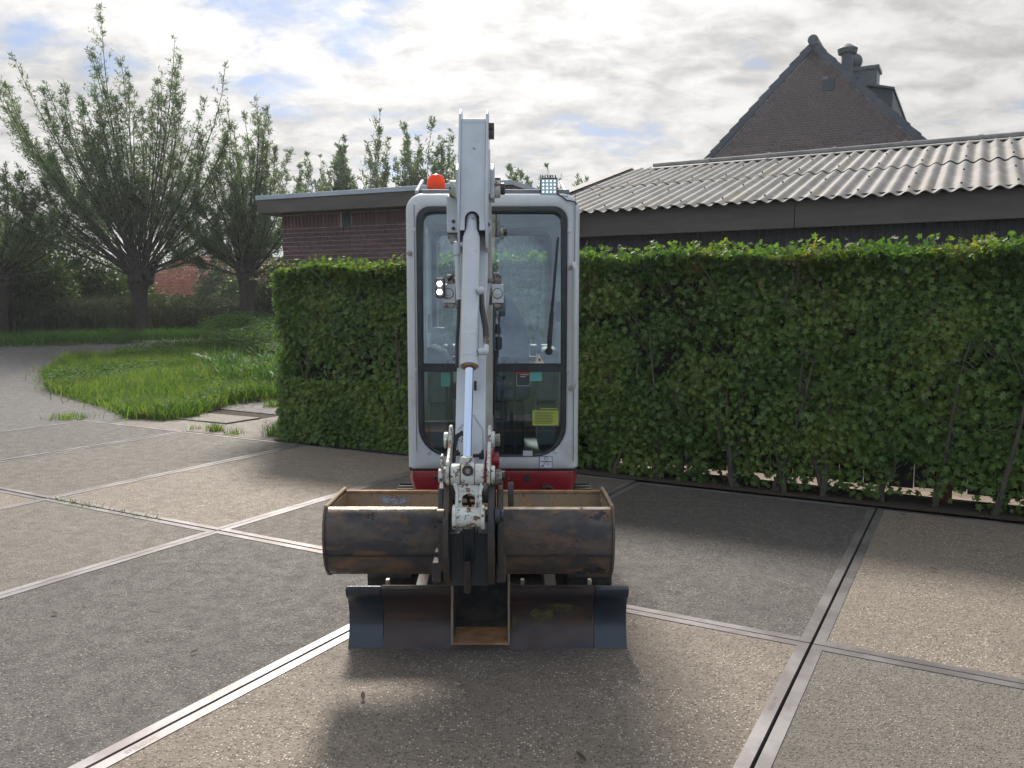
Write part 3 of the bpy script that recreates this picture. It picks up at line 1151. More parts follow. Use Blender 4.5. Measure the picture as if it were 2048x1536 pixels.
# rake: a soldier course under the verge tiles, then the tiles stepping down
for sgn, s_ in ((-1, sl), (1, sr)):
    dv = (DE * sgn - UP * s_).normalized()
    nv_ = (DE * sgn * s_ + UP).normalized()
    top = ed(eA, HD, pA.z)
    Lr = 5.6
    q = MB()
    q.obox(DP * 0, dv, DP, nv_, 0.024, 0.008, 0.10)
    rm = q.mesh('brick', M['brick2'], 0)
    t_ = 0.12
    while t_ < 4.35:
        piece('brick', rm, house, top + dv * t_ - nv_ * 0.27 - DP * 0.006)
        t_ += 0.062
    q = MB()
    q.obox(DP * 0.04, (dv + nv_ * 0.09).normalized(), DP, nv_, 0.19, 0.11, 0.014)
    q.obox(-DP * 0.075 - nv_ * 0.075, (dv + nv_ * 0.09).normalized(), DP, nv_, 0.19, 0.012, 0.075)
    tm = q.mesh('verge_tile', M['tile'], 0)
    t_ = 0.2
    while t_ < Lr:
        piece('verge_tile', tm, house, top + dv * t_ + nv_ * 0.02)
        t_ += 0.345
    q = MB()
    a0 = top - nv_ * 0.02
    q.prism([a0 + DP * 0.1, a0 + dv * Lr + DP * 0.1, a0 + dv * Lr + nv_ * 0.03 + DP * 0.1, a0 + nv_ * 0.03 + DP * 0.1], DP * 9.0)
    q.build('roof', M['tile'], house)
q = MB()
a0 = ed(eA, HD - 0.1, pA.z + 0.03)
q.tube([a0, a0 + DP * 9.2], 0.125, 14)
q.build('ridge_tile', M['tile'], house)
# flue with cowl, second round cowl, chimney stack
fl = ed(eA, HD + 5.9, pA.z)
q = MB()
q.cyl(fl - UP * 0.3, fl + UP * 1.25, 0.17, 14)
q.cyl(fl + UP * 1.22, fl + UP * 1.36, 0.27, 14, 0.30)
q.cyl(fl + UP * 1.36, fl + UP * 1.50, 0.30, 14, 0.10)
q.build('flue', M['dormer'], house)
fl = ed(eA, HD + 7.4, pA.z)
q = MB()
q.cyl(fl - UP * 0.3, fl + UP * 1.2, 0.12, 12)
q.ball(fl + UP * 1.35, 0.27)
q.build('cowl', M['dormer'], house)
fl = ed(eA + 0.35, HD + 7.6, pA.z)
q = MB()
q.obox(fl + UP * 0.25, DE, DP, UP, 0.38, 0.42, 0.78)
q.obox(fl + UP * 1.06, DE, DP, UP, 0.44, 0.48, 0.05)
q.build('chimney', M['tile'], house)
# dormer on the right-hand roof slope
d0 = atD(1786, 180, HD + 1.6)
q = MB()
De = d0.dot(DE)
q.prism([ed(eA + 0.6, HD + 1.6, d0.z + 0.28), ed(De, HD + 1.6, d0.z), ed(De, HD + 1.6, pA.z - sr * (De - eA) - 0.1), ed(eA + 0.6, HD + 1.6, pA.z - sr * 0.6 - 0.1)], DP * 4.5)
q.build('dormer', M['dormer'], house)
q = MB()
q.prism([ed(eA + 0.5, HD + 1.45, d0.z + 0.32), ed(De + 0.04, HD + 1.5, d0.z + 0.0), ed(De + 0.04, HD + 1.5, d0.z + 0.05), ed(eA + 0.5, HD + 1.45, d0.z + 0.39)], DP * 4.8)
q.build('dormer_roof', M['tile'], house)

# ------------------------------------------------------------------ red tiled house far behind the willows
fb = at(420, 596, 46)
far = thing('tiled_barn', (fb.x, 46, float(tz(fb.x, 46))), 'low house with red clay tiled roof seen between the two willows', 'house')
bl_, br_ = at(255, 592, 46), at(590, 592, 46)
tl_, tr_ = at(350, 515, 49), at(640, 515, 49)
q = MB()
rows, cols = 14, 44
for i in range(rows):
    for j in range(cols):
        def P(a, c):
            return bl_.lerp(br_, a).lerp(tl_.lerp(tr_, a), c)
        a0, a1, am = j / cols, (j + 1) / cols, (j + 0.55) / cols
        c0, c1 = i / rows, (i + 1.05) / rows
        n_ = Vector((0, -0.6, 0.8))
        vs = [P(a0, c0) + n_ * 0.05, P(am, c0) + n_ * 0.13, P(a1, c0) + n_ * 0.03, P(a1, c1), P(am, c1) + n_ * 0.08, P(a0, c1)]
        q.add(vs, [(0, 1, 4, 5), (1, 2, 3, 4)])
o = q.build('roof_tile', M['clay'], far, smooth=0, fix=False)
o['kind'] = 'stuff'
q = MB()
q.prism([bl_ + Vector((0.3, 0.4, -0.1)), br_ + Vector((-0.3, 0.4, -0.1)), br_ + Vector((-0.3, 0.4, -2.5)), bl_ + Vector((0.3, 0.4, -2.5))], (0, 5, 0))
q.build('wall', M['brick'], far)


# ------------------------------------------------------------------ hedge
def hedge():
    Z1 = 1.972
    h = thing('maple_hedge', ed(-1, D0 + 0.3), 'long clipped green maple hedge along the edge of the concrete yard', 'hedge')
    E1 = 5.2
    nz1, nz2, nz3 = Nz(1, 2.2), Nz(2, 5.5), Nz(3, 12)
    n = 155000
    e = rng.uniform(HE0 - 0.05, E1, n)
    # more leaves where they show, and finer sampling on the nearer right-hand side
    z = rng.uniform(0.04, Z1, n)
    dep = rng.exponential(0.085, n)
    P = np.stack([e, dep, z], 1)
    bulge = 0.10 * nz1(P * [1, 0, 1]) + 0.05 * nz2(P * [1, 0, 1])
    D = D0 + 0.10 + dep - bulge * 0.8 + 0.10 * (z < 0.5) * (0.5 - z)
    g = nz2(np.stack([e, D * 0.5, z], 1)) + 0.6 * nz3(np.stack([e, D * 0.5, z], 1))
    right = np.clip((e + 4.2) / 1.2, 0, 1)
    dens = np.where(z < 0.42, 0.25 + 0.75 * (z / 0.42) ** 1.5 + 0.5 * (e < -2.0), 1.0)
    dens = np.where(e < -4.6, np.maximum(dens, 0.95), dens)
    dens *= 1 - 0.9 * np.clip((g - 0.34) * 2.4, 0, 1) * (z < 1.8)
    # the open, twiggy places
    for (ex, ez, rx, rz, s_) in ((atD(1440, 680, D0).dot(DE), 1.35, 0.28, 0.45, 0.75), (atD(1500, 880, D0).dot(DE), 0.55, 0.35, 0.4, 0.6), (atD(1320, 920, D0).dot(DE), 0.28, 0.6, 0.2, 0.6),
                                (atD(700, 760, D0).dot(DE), 0.95, 0.42, 0.33, 0.72), (atD(1700, 960, D0).dot(DE), 0.15, 1.2, 0.2, 0.5), (atD(760, 700, D0).dot(DE), 1.2, 0.2, 0.4, 0.6)):
        dens *= 1 - s_ * np.exp(-((e - ex) / rx) ** 2 - ((z - ez) / rz) ** 2)
    keep = rng.uniform(0, 1, n) < dens * 0.72
    e, z, D, dep = e[keep], z[keep], D[keep], dep[keep]
    m = len(e)
    # left end face
    le = 7000
    e2 = HE0 - 0.02 + rng.exponential(0.07, le)
    z2 = rng.uniform(0.02, Z1, le)
    D2 = rng.uniform(D0 + 0.1, D0 + 0.62, le)
    e2 += 0.10 * nz1(np.stack([D2, z2, z2], 1)) + 0.05 * nz2(np.stack([D2, z2, z2], 1)) + 0.10 * np.clip((z2 - 1.0), -1, 0.4) * -1 + 0.05
    # back and inner fill
    lb = 9000
    e3 = rng.uniform(HE0, E1, lb)
    z3 = rng.uniform(1.2, Z1, lb)
    D3 = rng.uniform(D0 + 0.15, D0 + 0.52, lb)
    # top
    lt = 32000
    e4 = rng.uniform(HE0 - 0.04, E1, lt)
    D4 = rng.uniform(D0 + 0.05, D0 + 0.60, lt)
    hgt = 0.05 * nz1(np.stack([e4, D4, e4 * 0], 1)) + 0.04 * nz2(np.stack([e4, D4, e4 * 0], 1))
    z4 = Z1 + hgt - rng.exponential(0.045, lt) + 0.05
    spr = rng.uniform(0, 1, lt) < 0.08
    z4[spr] += rng.uniform(0.02, 0.12, spr.sum())

    def emit_(e, D, z, nbias, name, mt, size=(0.036, 0.067)):
        k = len(e)
        P = np.stack([e * DE.x + D * DP.x, e * DE.y + D * DP.y, z], 1)
        N = rng.normal(0, 0.55, (k, 3)) + np.array(nbias)
        T = rng.normal(0, 0.8, (k, 3)) + np.array([0, 0, -0.55]) - np.array(nbias) * 0.1
        L = rng.uniform(*size, k)
        V, Fq, kk = leaves(P, T, N, L, L * rng.uniform(0.85, 1.05, k), MAPLE)
        o = bpy.data.objects.new(name, np_mesh(name, V, Fq, mt, kk))
        put(o, h)
        o['kind'] = 'stuff'
        return P, T, N, L

    fr = -np.array(DP)
    up_ = z > Z1 - 0.20 + 0.16 * np.random.default_rng(5).uniform(-1, 1, len(z))
    emit_(e[~up_], D[~up_], z[~up_], fr * 1.0 + [0, 0, 0.45], 'foliage', M['hedge'])
    emit_(np.concatenate([e[up_], e4]), np.concatenate([D[up_], D4]), np.concatenate([z[up_], z4]), fr * 0.4 + [0, 0, 0.7], 'top_foliage', M['hedgetop'], (0.034, 0.062))
    emit_(np.concatenate([e2, e3]), np.concatenate([D2, D3]), np.concatenate([z2, z3]), -np.array(DE) * 0.8 + [0, 0, 0.3], 'end_foliage', M['hedge'])
    # foot: ivy-like skirt at the left part
    lf = 9000
    e5 = rng.uniform(HE0 - 0.05, -3.9, lf)
    z5 = rng.uniform(0.02, 0.75, lf)
    D5 = D0 + 0.04 + rng.exponential(0.06, lf) + 0.07 * nz1(np.stack([e5, z5, z5], 1))
    emit_(e5, np.maximum(D5, D0 - 0.06), z5, fr + [0, 0, 0.4], 'foot_foliage', M['hedge'])
    # the leaves that show largest, one object each
    lm = []
    for s_ in range(4):
        V, Fq, kk = leaves([[0, 0, 0]], [[0, 0.2 * s_, -1]], [[-DP.x + 0.3 * (s_ - 1.5) * DE.x, -DP.y, 0.35]], [0.062], [0.060], MAPLE)
        lm.append(np_mesh('leaf', V, Fq, M['hedge'], kk))
    for i in range(290):
        ee = R.uniform(-0.9, 1.05)
        zz = R.uniform(0.15, 1.95)
        o = bpy.data.objects.new('leaf', lm[i % 4])
        put(o, h, ed(ee, D0 + 0.10 - R.uniform(0.0, 0.05) - 0.056 * float(nz1(np.array([[ee, 0, zz]]))[0]), zz))
        o.rotation_euler = (R.uniform(-0.5, 0.5), R.uniform(-0.6, 0.6), R.uniform(-0.6, 0.6))
    # stems: several from each foot
    feet = [HE0 + 0.35, HE0 + 1.0, -5.2, -4.6] + [atD(px, 950, D0).dot(DE) for px in (1215, 1305, 1350, 1460, 1545, 1560, 1640, 1760, 1870, 1990, 2100)]
    for fe in feet:
        for kx in range(R.choice((1, 2))):
            q = MB()
            p = ed(fe + R.uniform(-0.03, 0.03), D0 + 0.17 + R.uniform(-0.03, 0.04), -0.02)
            tip = ed(fe + R.uniform(-0.25, 0.25), D0 + 0.10 + R.uniform(-0.05, 0.05), R.uniform(0.8, 1.5))
            mid_ = p.lerp(tip, 0.4) + Vector((R.uniform(-0.08, 0.08), R.uniform(-0.04, 0.04), 0))
            pts, rs = [], []
            for a in np.linspace(0, 1, 8):
                pt = p * (1 - a) ** 2 + mid_ * (2 * a * (1 - a)) + tip * a * a
                pts.append(pt + Vector((R.uniform(-0.01, 0.01), R.uniform(-0.01, 0.01), 0)))
                rs.append(0.021 * (1 - a) + 0.005)
            q.tube(pts, rs, 7)
            st = q.build('stem', M['stem'], h)
    q = MB()
    for i in range(420):
        ee = R.uniform(HE0 + 0.1, 4)
        p = ed(ee, D0 + R.uniform(0.02, 0.25), R.uniform(0.2, 1.8))
        d = (DE * R.uniform(-1, 1) + UP * R.uniform(0, 1.2) - DP * R.uniform(-0.1, 0.3)).normalized()
        l = R.uniform(0.15, 0.45)
        q.tube([p, p + d * l * 0.5 + UP * 0.02, p + d * l], [0.005, 0.004, 0.002], 4)
    o = q.build('twigs', M['stem'], h, fix=False)
    o['kind'] = 'stuff'


hedge()


# ------------------------------------------------------------------ willows
def willow(name, base, head_h, tips, label, seed, n_sh, twigs, lpt, leaf=(0.115, 0.021), trunk_r=0.3, group=None, spread=0.6, shoot_r=0.026, side=0):
    r_ = np.random.default_rng(seed)
    t = thing('pollard_willow', base, label, 'tree', group)
    base = Vector(base)
    q = MB()
    pts, rs = [], []
    for a in np.linspace(0, 1, 9):
        pts.append(base + Vector((0.06 * math.sin(a * 3 + seed), 0, head_h * a)))
        rs.append(trunk_r * (1.25 - 0.35 * min(1, a * 3) if a < 0.75 else 0.9 + 0.45 * (a - 0.75) / 0.25))
    q.tube([p - UP * (0.3 if i == 0 else 0) for i, p in enumerate(pts)], rs, 14)
    hd = base + UP * head_h
    for i in range(16):
        a = r_.uniform(0, 6.28)
        q.ball(hd + Vector((math.cos(a) * trunk_r * 1.1, math.sin(a) * trunk_r * 1.1, r_.uniform(-0.1, 0.3))), trunk_r * r_.uniform(0.35, 0.6), nu=8, nv=6)
    q.build('trunk', M['bark'], t)
    q = MB()
    LP_, LT, LNN = [], [], []
    for i in range(n_sh):
        dx, dz = tips[i % len(tips)]
        dx += r_.normal(0, spread * 0.6)
        hh = dz * (1 - abs(r_.normal(0, 0.10))) - (0 if i < len(tips) * 2 else r_.uniform(0, 0.4) * dz)
        dy = r_.normal(0, 0.9) * (0.5 + abs(dx) * 0.2)
        a0 = r_.uniform(0, 6.28)
        st = hd + Vector((math.cos(a0) * trunk_r, math.sin(a0) * trunk_r, 0.1))
        tip = base + Vector((dx, dy, hh))
        wob = r_.normal(0, 0.2)
        dh = hh - head_h
        c1 = hd + Vector((dx * 0.30 + wob * 0.5, dy * 0.32, dh * 0.30))
        c2 = hd + Vector((dx * 0.84 + wob, dy * 0.85, dh * 0.62))

        def bz(a_):
            q1 = 1 - a_
            return st * q1 ** 3 + c1 * (3 * a_ * q1 * q1) + c2 * (3 * a_ * a_ * q1) + tip * a_ ** 3
        K = 9
        pp = [bz(a) for a in np.linspace(0, 1, K)]
        q.tube(pp, [shoot_r * (1 - a) + 0.006 for a in np.linspace(0, 1, K)], 5, caps=False)
        L = (tip - st).length
        for j in range(twigs):
            a = 0.28 + 0.72 * r_.uniform() ** 0.9
            o_ = bz(a)
            tg = (bz(a + 0.02) - bz(a - 0.02)).normalized()
            ph = r_.uniform(0, 6.28)
            sd_ = Vector((math.cos(ph), math.sin(ph), r_.uniform(-0.1, 0.5)))
            td = (tg * (0.65 + 0.5 * a) + sd_ * (0.85 - 0.2 * a) + Vector((-0.10, 0, 0.15))).normalized()
            tl = (0.15 + 0.19 * L * (1 - a) ** 0.7) * r_.uniform(0.6, 1.25)
            bend = Vector((-0.10 * tl, 0, -0.25 * tl))
            if r_.uniform() < 0.25:
                continue
            tt = r_.uniform(0.05, 1, lpt)
            for u_ in tt:
                LP_.append(tuple(o_ + td * tl * u_ + bend * u_ * u_))
                LT.append(tuple(td * 0.8))
        # leader tip
        for u_ in np.linspace(0.9, 1.0, 8):
            o_ = bz(u_)
            LP_.append(tuple(o_))
            LT.append((0, 0, 1))
    q.build('limbs', M['bark'], t, fix=False)
    P = np.array(LP_)
    T = np.array(LT) + r_.normal(0, 0.5, P.shape) + [0, 0, -0.12]
    P += r_.normal(0, 0.02, P.shape)
    N = r_.normal(0, 1, P.shape)
    k = len(P)
    V, Fq, kk = leaves(P, T, N, leaf[0] * r_.uniform(0.7, 1.25, k), leaf[1] * r_.uniform(0.8, 1.3, k), RHOMB)
    o = bpy.data.objects.new('crown', np_mesh('crown', V, Fq, M['willow'], kk))
    put(o, t)
    return t


def wbase(px, Y):
    p = at(px, 600, Y)
    return Vector((p.x, Y, float(tz(p.x, Y))))


WG = 'pollard willows along the road'
willow('w', wbase(283, 25), 1.65, [(-3.3, 8.2), (-1.15, 10.0), (0.9, 8.6), (2.0, 8.4), (-2.5, 8.3), (-1.0, 9.0), (0.5, 7.8), (2.5, 7.4), (-3.3, 6.6), (3.0, 6.4), (-0.3, 7.9), (-3.6, 5.3), (1.4, 7.7), (-2.0, 7.6), (-1.6, 8.6), (3.0, 5.0), (-3.2, 7.3), (0.0, 7.0)],
       'tallest pollard willow, its wide crown reaching the top of the photo', 21, 96, 66, 19, trunk_r=0.25, group=WG)
willow('w', wbase(497, 25), 1.65, [(0.1, 7.0), (0.75, 6.9), (-0.7, 6.2), (1.1, 6.0), (-1.5, 5.0), (1.6, 4.8), (0.4, 6.0), (-0.2, 5.4), (-1.6, 3.6)],
       'pollard willow between the tallest willow and the brick garage', 22, 58, 56, 18, trunk_r=0.22, group=WG, spread=0.4)
willow('w', wbase(2, 24), 1.6, [(0.3, 5.4), (-0.9, 5.0), (1.2, 5.2), (1.7, 4.2), (-1.8, 4.4), (0.8, 4.8)],
       'thin willow at the left edge of the photo leaning over dark bushes', 23, 36, 50, 17, trunk_r=0.22, group=WG, spread=0.4)
FG = 'distant willow tops above the garage roof'
for (px, Y, tips, lab, sd_, nn) in (
        (628, 40, [(-0.6, 7.6), (0.3, 8.0), (0.9, 7.2)], 'faint slim willow top beside the left end of the garage roof', 31, 12),
        (725, 36, [(-0.75, 8.9), (0.72, 9.2), (-1.2, 7.2), (1.4, 7.0), (0.1, 7.0)], 'double-topped distant willow directly above the garage roof edge', 32, 34),
        (846, 36, [(-0.55, 8.6), (0.75, 8.9), (-0.2, 8.2), (1.2, 7.0)], 'distant willow behind the orange beacon on the cab', 33, 34),
        (918, 38, [(0.0, 7.8), (0.5, 7.0), (-0.5, 6.8)], 'small distant willow half hidden by the raised digger arm', 34, 14),
        (1040, 38, [(-0.4, 7.7), (0.5, 7.2), (-0.9, 6.6), (0.2, 6.6)], 'distant willow between the digger arm and the square work lamp', 35, 22),
        (1118, 38, [(-0.4, 7.6), (0.8, 6.9), (0.2, 6.5), (1.3, 6.6)], 'distant willow behind the square work lamp and the shed roof', 36, 20)):
    willow('w', wbase(px, Y), 1.8, tips, lab, sd_, int(nn * 2.0), 42, 15, leaf=(0.17, 0.042), trunk_r=0.3, group=FG, spread=0.45, shoot_r=0.022)


# ------------------------------------------------------------------ bushes, reeds, grass
def bush(base, rx, ry, h, n, label, seed, mt='bush', leaf=0.11, group='bushes behind the road', z0=0.0):
    r_ = np.random.default_rng(seed)
    t = thing('bush', base, label, 'bush', group)
    nz = Nz(seed, 1.3)
    nzb = Nz(seed + 50, 3.0)
    d = unit(r_.normal(size=(n, 3)))
    d[:, 2] = np.abs(d[:, 2])
    rad = 1 - np.abs(r_.normal(0, 0.3, n))
    rad *= 1 + 0.28 * nz(d * 2) + 0.12 * nzb(d * 2)
    P = d * rad[:, None] * [rx, ry, h] + np.array(base)
    P[:, 2] += z0
    # lower skirt to the ground
    low = r_.uniform(0, 1, n) < 0.3
    P[low, 2] = base[2] + r_.uniform(0, h * 0.6, low.sum())
    N = r_.normal(0, 0.8, (n, 3)) + d
    T = r_.normal(0, 1, (n, 3)) + [0, 0, -0.3]
    L = leaf * r_.uniform(0.6, 1.3, n)
    V, Fq, kk = leaves(P, T, N, L, L * 0.5, RHOMB)
    o = bpy.data.objects.new('foliage', np_mesh('foliage', V, Fq, M[mt], kk))
    put(o, t)
    o['kind'] = 'stuff'
    q = MB()
    for i in range(7):
        tip = Vector(base) + Vector((r_.uniform(-0.6, 0.6) * rx, r_.uniform(-0.6, 0.6) * ry, h * 0.75))
        p = Vector(base) - UP * 0.1
        q.tube([p, p.lerp(tip, 0.5) + Vector((0, 0, 0.1)), tip], [0.05, 0.035, 0.01], 5)
    q.build('branches', M['bark'], t, fix=False)
    return t


for (px, Y, rx, ry, h, n, lab) in (
        (20, 26.0, 2.2, 1.3, 3.5, 26000, 'dark round bush under the thin willow at the left edge'),
        (150, 28.0, 2.4, 1.3, 3.2, 24000, 'green bush between the left edge willow and the tallest willow'),
        (-160, 27.0, 2.4, 1.5, 3.0, 4000, 'dark bush left of the round bush beyond the frame edge'),
        (228, 30.0, 1.7, 1.2, 2.4, 14000, 'lower bush just left of the tallest willow trunk'),
        (440, 44.0, 1.5, 1.0, 3.2, 5000, 'yellowish bush in front of the right end of the red roof'),
        (475, 32.0, 0.9, 1.0, 2.2, 6000, 'leafy bush close behind the trunk of the second willow'),
        (560, 28.0, 1.3, 1.2, 2.6, 12000, 'bush between the second willow and the left hedge'),
        (330, 52.0, 6.0, 1.5, 4.3, 12000, 'far tree clump behind the red tiled roof'),
        (80, 42.0, 6.0, 2.0, 3.4, 16000, 'far bushes behind the left willows'),
        (560, 56.0, 6.0, 2.0, 4.4, 9000, 'far row of bushes behind the brick garage')):
    if px == -160:
        pass
    bush(wbase(px, Y), rx, ry, h, n, lab, 100 + px if px > -100 else 60, leaf=0.12 if Y < 35 else 0.24)


def blades(name, P, hgt, wid, mt, lean, seed, parent=None, segs=3, kind='stuff', fold=0.0):
    """curved blades: a tapered ribbon each"""
    r_ = np.random.default_rng(seed)
    n = len(P)
    P = np.asarray(P, float)
    ph = r_.uniform(0, 6.28, n)
    d = np.stack([np.cos(ph), np.sin(ph), np.zeros(n)], 1)
    s_ = np.stack([-np.sin(ph + r_.normal(0, 0.6, n)), np.cos(ph), np.zeros(n)], 1)
    hgt = hgt * r_.uniform(0.55, 1.15, n)
    ln = lean * r_.uniform(0.3, 1.5, n)
    V = np.empty((n, segs * 2 + 2, 3))
    for k in range(segs + 1):
        a = k / segs
        c = P + d * (hgt * ln * a ** 2)[:, None]
        c[:, 2] += hgt * (a - fold * a ** 3 * ln)
        w = wid * (1 - a ** 1.6) * 0.5 + 0.0005
        V[:, 2 * k] = c - s_ * w
        V[:, 2 * k + 1] = c + s_ * w
    nv = segs * 2 + 2
    b0 = np.arange(n)[:, None] * nv
    Fq = np.concatenate([b0 + np.array([2 * k, 2 * k + 1, 2 * k + 3, 2 * k + 2]) for k in range(segs)], 0)
    o = bpy.data.objects.new(name, np_mesh(name, V.reshape(-1, 3), Fq, M[mt], 4, True))
    put(o, parent)
    if kind:
        o['kind'] = kind
    return o


def in_region(poly, n, seed):
    r_ = np.random.default_rng(seed)
    pa = np.array(poly)
    lo, hi = pa.min(0), pa.max(0)
    out_ = []
    while sum(len(a) for a in out_) < n:
        q = r_.uniform(lo, hi, (n, 2))
        out_.append(q[inpoly(q[:, 0], q[:, 1], poly)])
    q = np.concatenate(out_)[:n]
    return q


def ground_pts(q, nz=None):
    return np.stack([q[:, 0], q[:, 1], tz(q[:, 0], q[:, 1])], 1)


# mound under the island grass
pa = np.array(ISL)
cen = pa.mean(0)
q = MB()
ring0 = [(x, y, float(tz(x, y)) - 0.02) for x, y in ISL]
q.prism([Vector(p) - UP * 0.05 for p in ring0], UP * 0.055)
o = q.build('lawn', M['field'])
tag(o, kind='structure')
nzg = Nz(77, 1.1)
pts = in_region(ISL, 62000, 5)
_j = np.random.default_rng(90)
_e = _j.uniform(0, 1, len(pts)) < 0.3
pts[_e] += _j.normal(0, 0.14, (_e.sum(), 2))
g = nzg(np.stack([pts[:, 0], pts[:, 1], 0 * pts[:, 0]], 1))
g2 = Nz(78, 3.2)(np.stack([pts[:, 0], pts[:, 1], 0 * pts[:, 0]], 1))
hg = np.clip(0.15 + 0.13 * np.clip(g + 0.3, 0, 1.5) + 0.10 * g2, 0.05, 0.5)
near = pts[:, 1] < 15.5
o = blades('grass', ground_pts(pts), hg, 0.011, 'grass', 0.75, 6)
tag(o, 'bright green uncut grass on the island beside the curving road', 'grass', kind='stuff')
# spill of grass over the concrete at the near tip
sp = [tuple(atT(*p))[:2] for p in ((240, 822), (250, 834), (330, 842), (398, 834), (400, 815), (300, 805))]
pts = in_region(sp, 3500, 8)
o = blades('grass_fringe', ground_pts(pts), np.full(len(pts), 0.17), 0.010, 'grass', 0.9, 9)
tag(o, 'grass fringe spilling over the cracked concrete edge', 'grass', kind='stuff')
# verge across the road
vp = [(x, float(far_edge(x)) - 0.05) for x in np.linspace(-24, 1, 12)] + [(x, float(far_edge(x)) + 6.5) for x in np.linspace(1, -24, 6)]
pts = in_region(vp, 42000, 12)
o = blades('verge_grass', ground_pts(pts), np.full(len(pts), 0.24), 0.022, 'verge', 0.6, 13, segs=2)
tag(o, 'darker grass verge on the far side of the road', 'grass', kind='stuff')
# nettles and weeds at the back of the island
wd = [tuple(atT(*p))[:2] for p in ((400, 690), (470, 672), (560, 668), (640, 668), (640, 735), (560, 735), (470, 715), (410, 712))]
pts = in_region(wd, 2600, 14)
base = ground_pts(pts)
hw = 0.72 * (0.5 + 0.5 * np.clip(nzg(base * [1.5, 1.5, 0]) + 0.6, 0, 1.3))
LPp, LTt = [], []
r_ = np.random.default_rng(15)
for i in range(len(base)):
    for a in np.linspace(0.15, 1, 9):
        ph = r_.uniform(0, 6.28)
        LPp.append(base[i] + [0.03 * math.cos(ph), 0.03 * math.sin(ph), hw[i] * a])
        LTt.append([math.cos(ph), math.sin(ph), 0.15])
LPp = np.array(LPp)
LTt = np.array(LTt)
V, Fq, kk = leaves(LPp, LTt, r_.normal(0, 0.4, LPp.shape) + [0, 0, 1], 0.085 * r_.uniform(0.6, 1.2, len(LPp)), 0.045 * r_.uniform(0.7, 1.2, len(LPp)), RHOMB)
o = bpy.data.objects.new('weeds', np_mesh('weeds', V, Fq, M['nettle'], kk))
put(o)
tag(o, 'tall nettles and weeds at the back of the grass island', 'weeds', kind='stuff')
# low broad-leaved weeds among the grass
pts = in_region(ISL, 5200, 16)
base = ground_pts(pts)
g = nzg(base * [1.7, 1.7, 0] + 5)
base = base[g > 0.15]
n = len(base) * 4
bb = np.repeat(base, 4, 0) + r_.normal(0, 0.05, (n, 3)) * [1, 1, 0] + [0, 0, 0.10]
bb[:, 2] += r_.uniform(0, 0.12, n)
V, Fq, kk = leaves(bb, r_.normal(0, 1, (n, 3)) * [1, 1, 0.3], r_.normal(0, 0.5, (n, 3)) + [0, 0, 1], 0.06 * r_.uniform(0.6, 1.3, n), 0.045 * r_.uniform(0.6, 1.2, n), OVAL)
o = bpy.data.objects.new('ground_weeds', np_mesh('ground_weeds', V, Fq, M['nettle'], kk))
put(o)
tag(o, 'low broad-leaved weeds mixed into the island grass', 'weeds', kind='stuff')
# iris clump with long bent blades
ip = [tuple(atT(*p))[:2] for p in ((405, 765), (480, 775), (560, 785), (640, 788), (640, 745), (560, 740), (470, 738), (410, 742))]
pts = in_region(ip, 900, 18)
o = blades('iris_clump', ground_pts(pts), np.full(len(pts), 0.62), 0.034, 'iris', 0.6, 19, segs=6, kind=None, fold=0.55)
tag(o, 'clump of long bent iris leaves at the right end of the grass island', 'iris', kind='stuff')
# reeds behind the verge
rp = [(x, float(far_edge(x)) + 3.4) for x in np.linspace(-17, 1, 8)] + [(x, float(far_edge(x)) + 7.5) for x in np.linspace(1, -17, 8)]
pts = in_region(rp, 9000, 20)
base = ground_pts(pts)
hr = 0.98 + 0.2 * nzg(base * [0.6, 0.6, 0])
o = blades('reeds', base, hr, 0.03, 'reed', 0.16, 21, segs=4)
n = len(base) * 6
bb = np.repeat(base, 6, 0)
bb[:, 2] += np.repeat(hr, 6) * r_.uniform(0.3, 1.0, n)
V, Fq, kk = leaves(bb, r_.normal(0, 0.7, (n, 3)) + [0.3, 0, 0.35], r_.normal(0, 1, (n, 3)), 0.30 * r_.uniform(0.6, 1.2, n), 0.026 * r_.uniform(0.6, 1.2, n), RHOMB)
ol = bpy.data.objects.new('reed_leaves', np_mesh('reed_leaves', V, Fq, M['reed'], kk))
put(ol, o)
ol['kind'] = 'stuff'
tag(o, 'dense belt of grey-green reeds behind the road verge', 'reeds', kind='stuff')


# tufts in the cracks
def tuft(px, py, n, h, label, seed, mt='grass', spread=0.07, group='grass tufts on the concrete'):
    p = atT(px, py)
    r2 = np.random.default_rng(seed)
    P = np.stack([p.x + r2.normal(0, spread, n), p.y + r2.normal(0, spread * 0.7, n), np.full(n, p.z - 0.01)], 1)
    o = blades('grass_tuft', P - np.array(p), np.full(n, h), 0.008, mt, 0.9, seed, kind=None)
    o.location = p
    WL[o.name] = Vector(p)
    tag(o, label, 'grass tuft', group)


tuft(142, 836, 170, 0.10, 'grass tuft at the corner of road and slabs, left of the dark gap', 41, spread=0.16)
tuft(432, 862, 120, 0.12, 'bright grass tuft nearest the slab joint below the island', 42)
tuft(470, 868, 60, 0.09, 'small grass tuft just right of the brightest tuft', 43)
tuft(552, 872, 150, 0.20, 'tall thin grass tuft at the foot of the hedge end', 44)
tuft(545, 812, 90, 0.13, 'small tuft beside the hedge at the edge of the island', 45)
tuft(395, 858, 30, 0.07, 'tiny grass tuft left of the brightest tuft', 46)
q = []
r2 = np.random.default_rng(50)
for i in range(150):
    t_ = r2.uniform(0.03, 0.62)
    e_ = E0 - 6 + 2 * t_ * 1.1 + r2.normal(0, 0.01)
    q.append(tuple(ed(e_, D1 + r2.normal(0, 0.006), -0.03)))
o = blades('joint_weeds', np.array(q), np.full(len(q), 0.055), 0.012, 'nettle', 0.9, 51)
tag(o, 'row of tiny weeds growing in the open joint between slabs', 'weeds', kind='stuff')
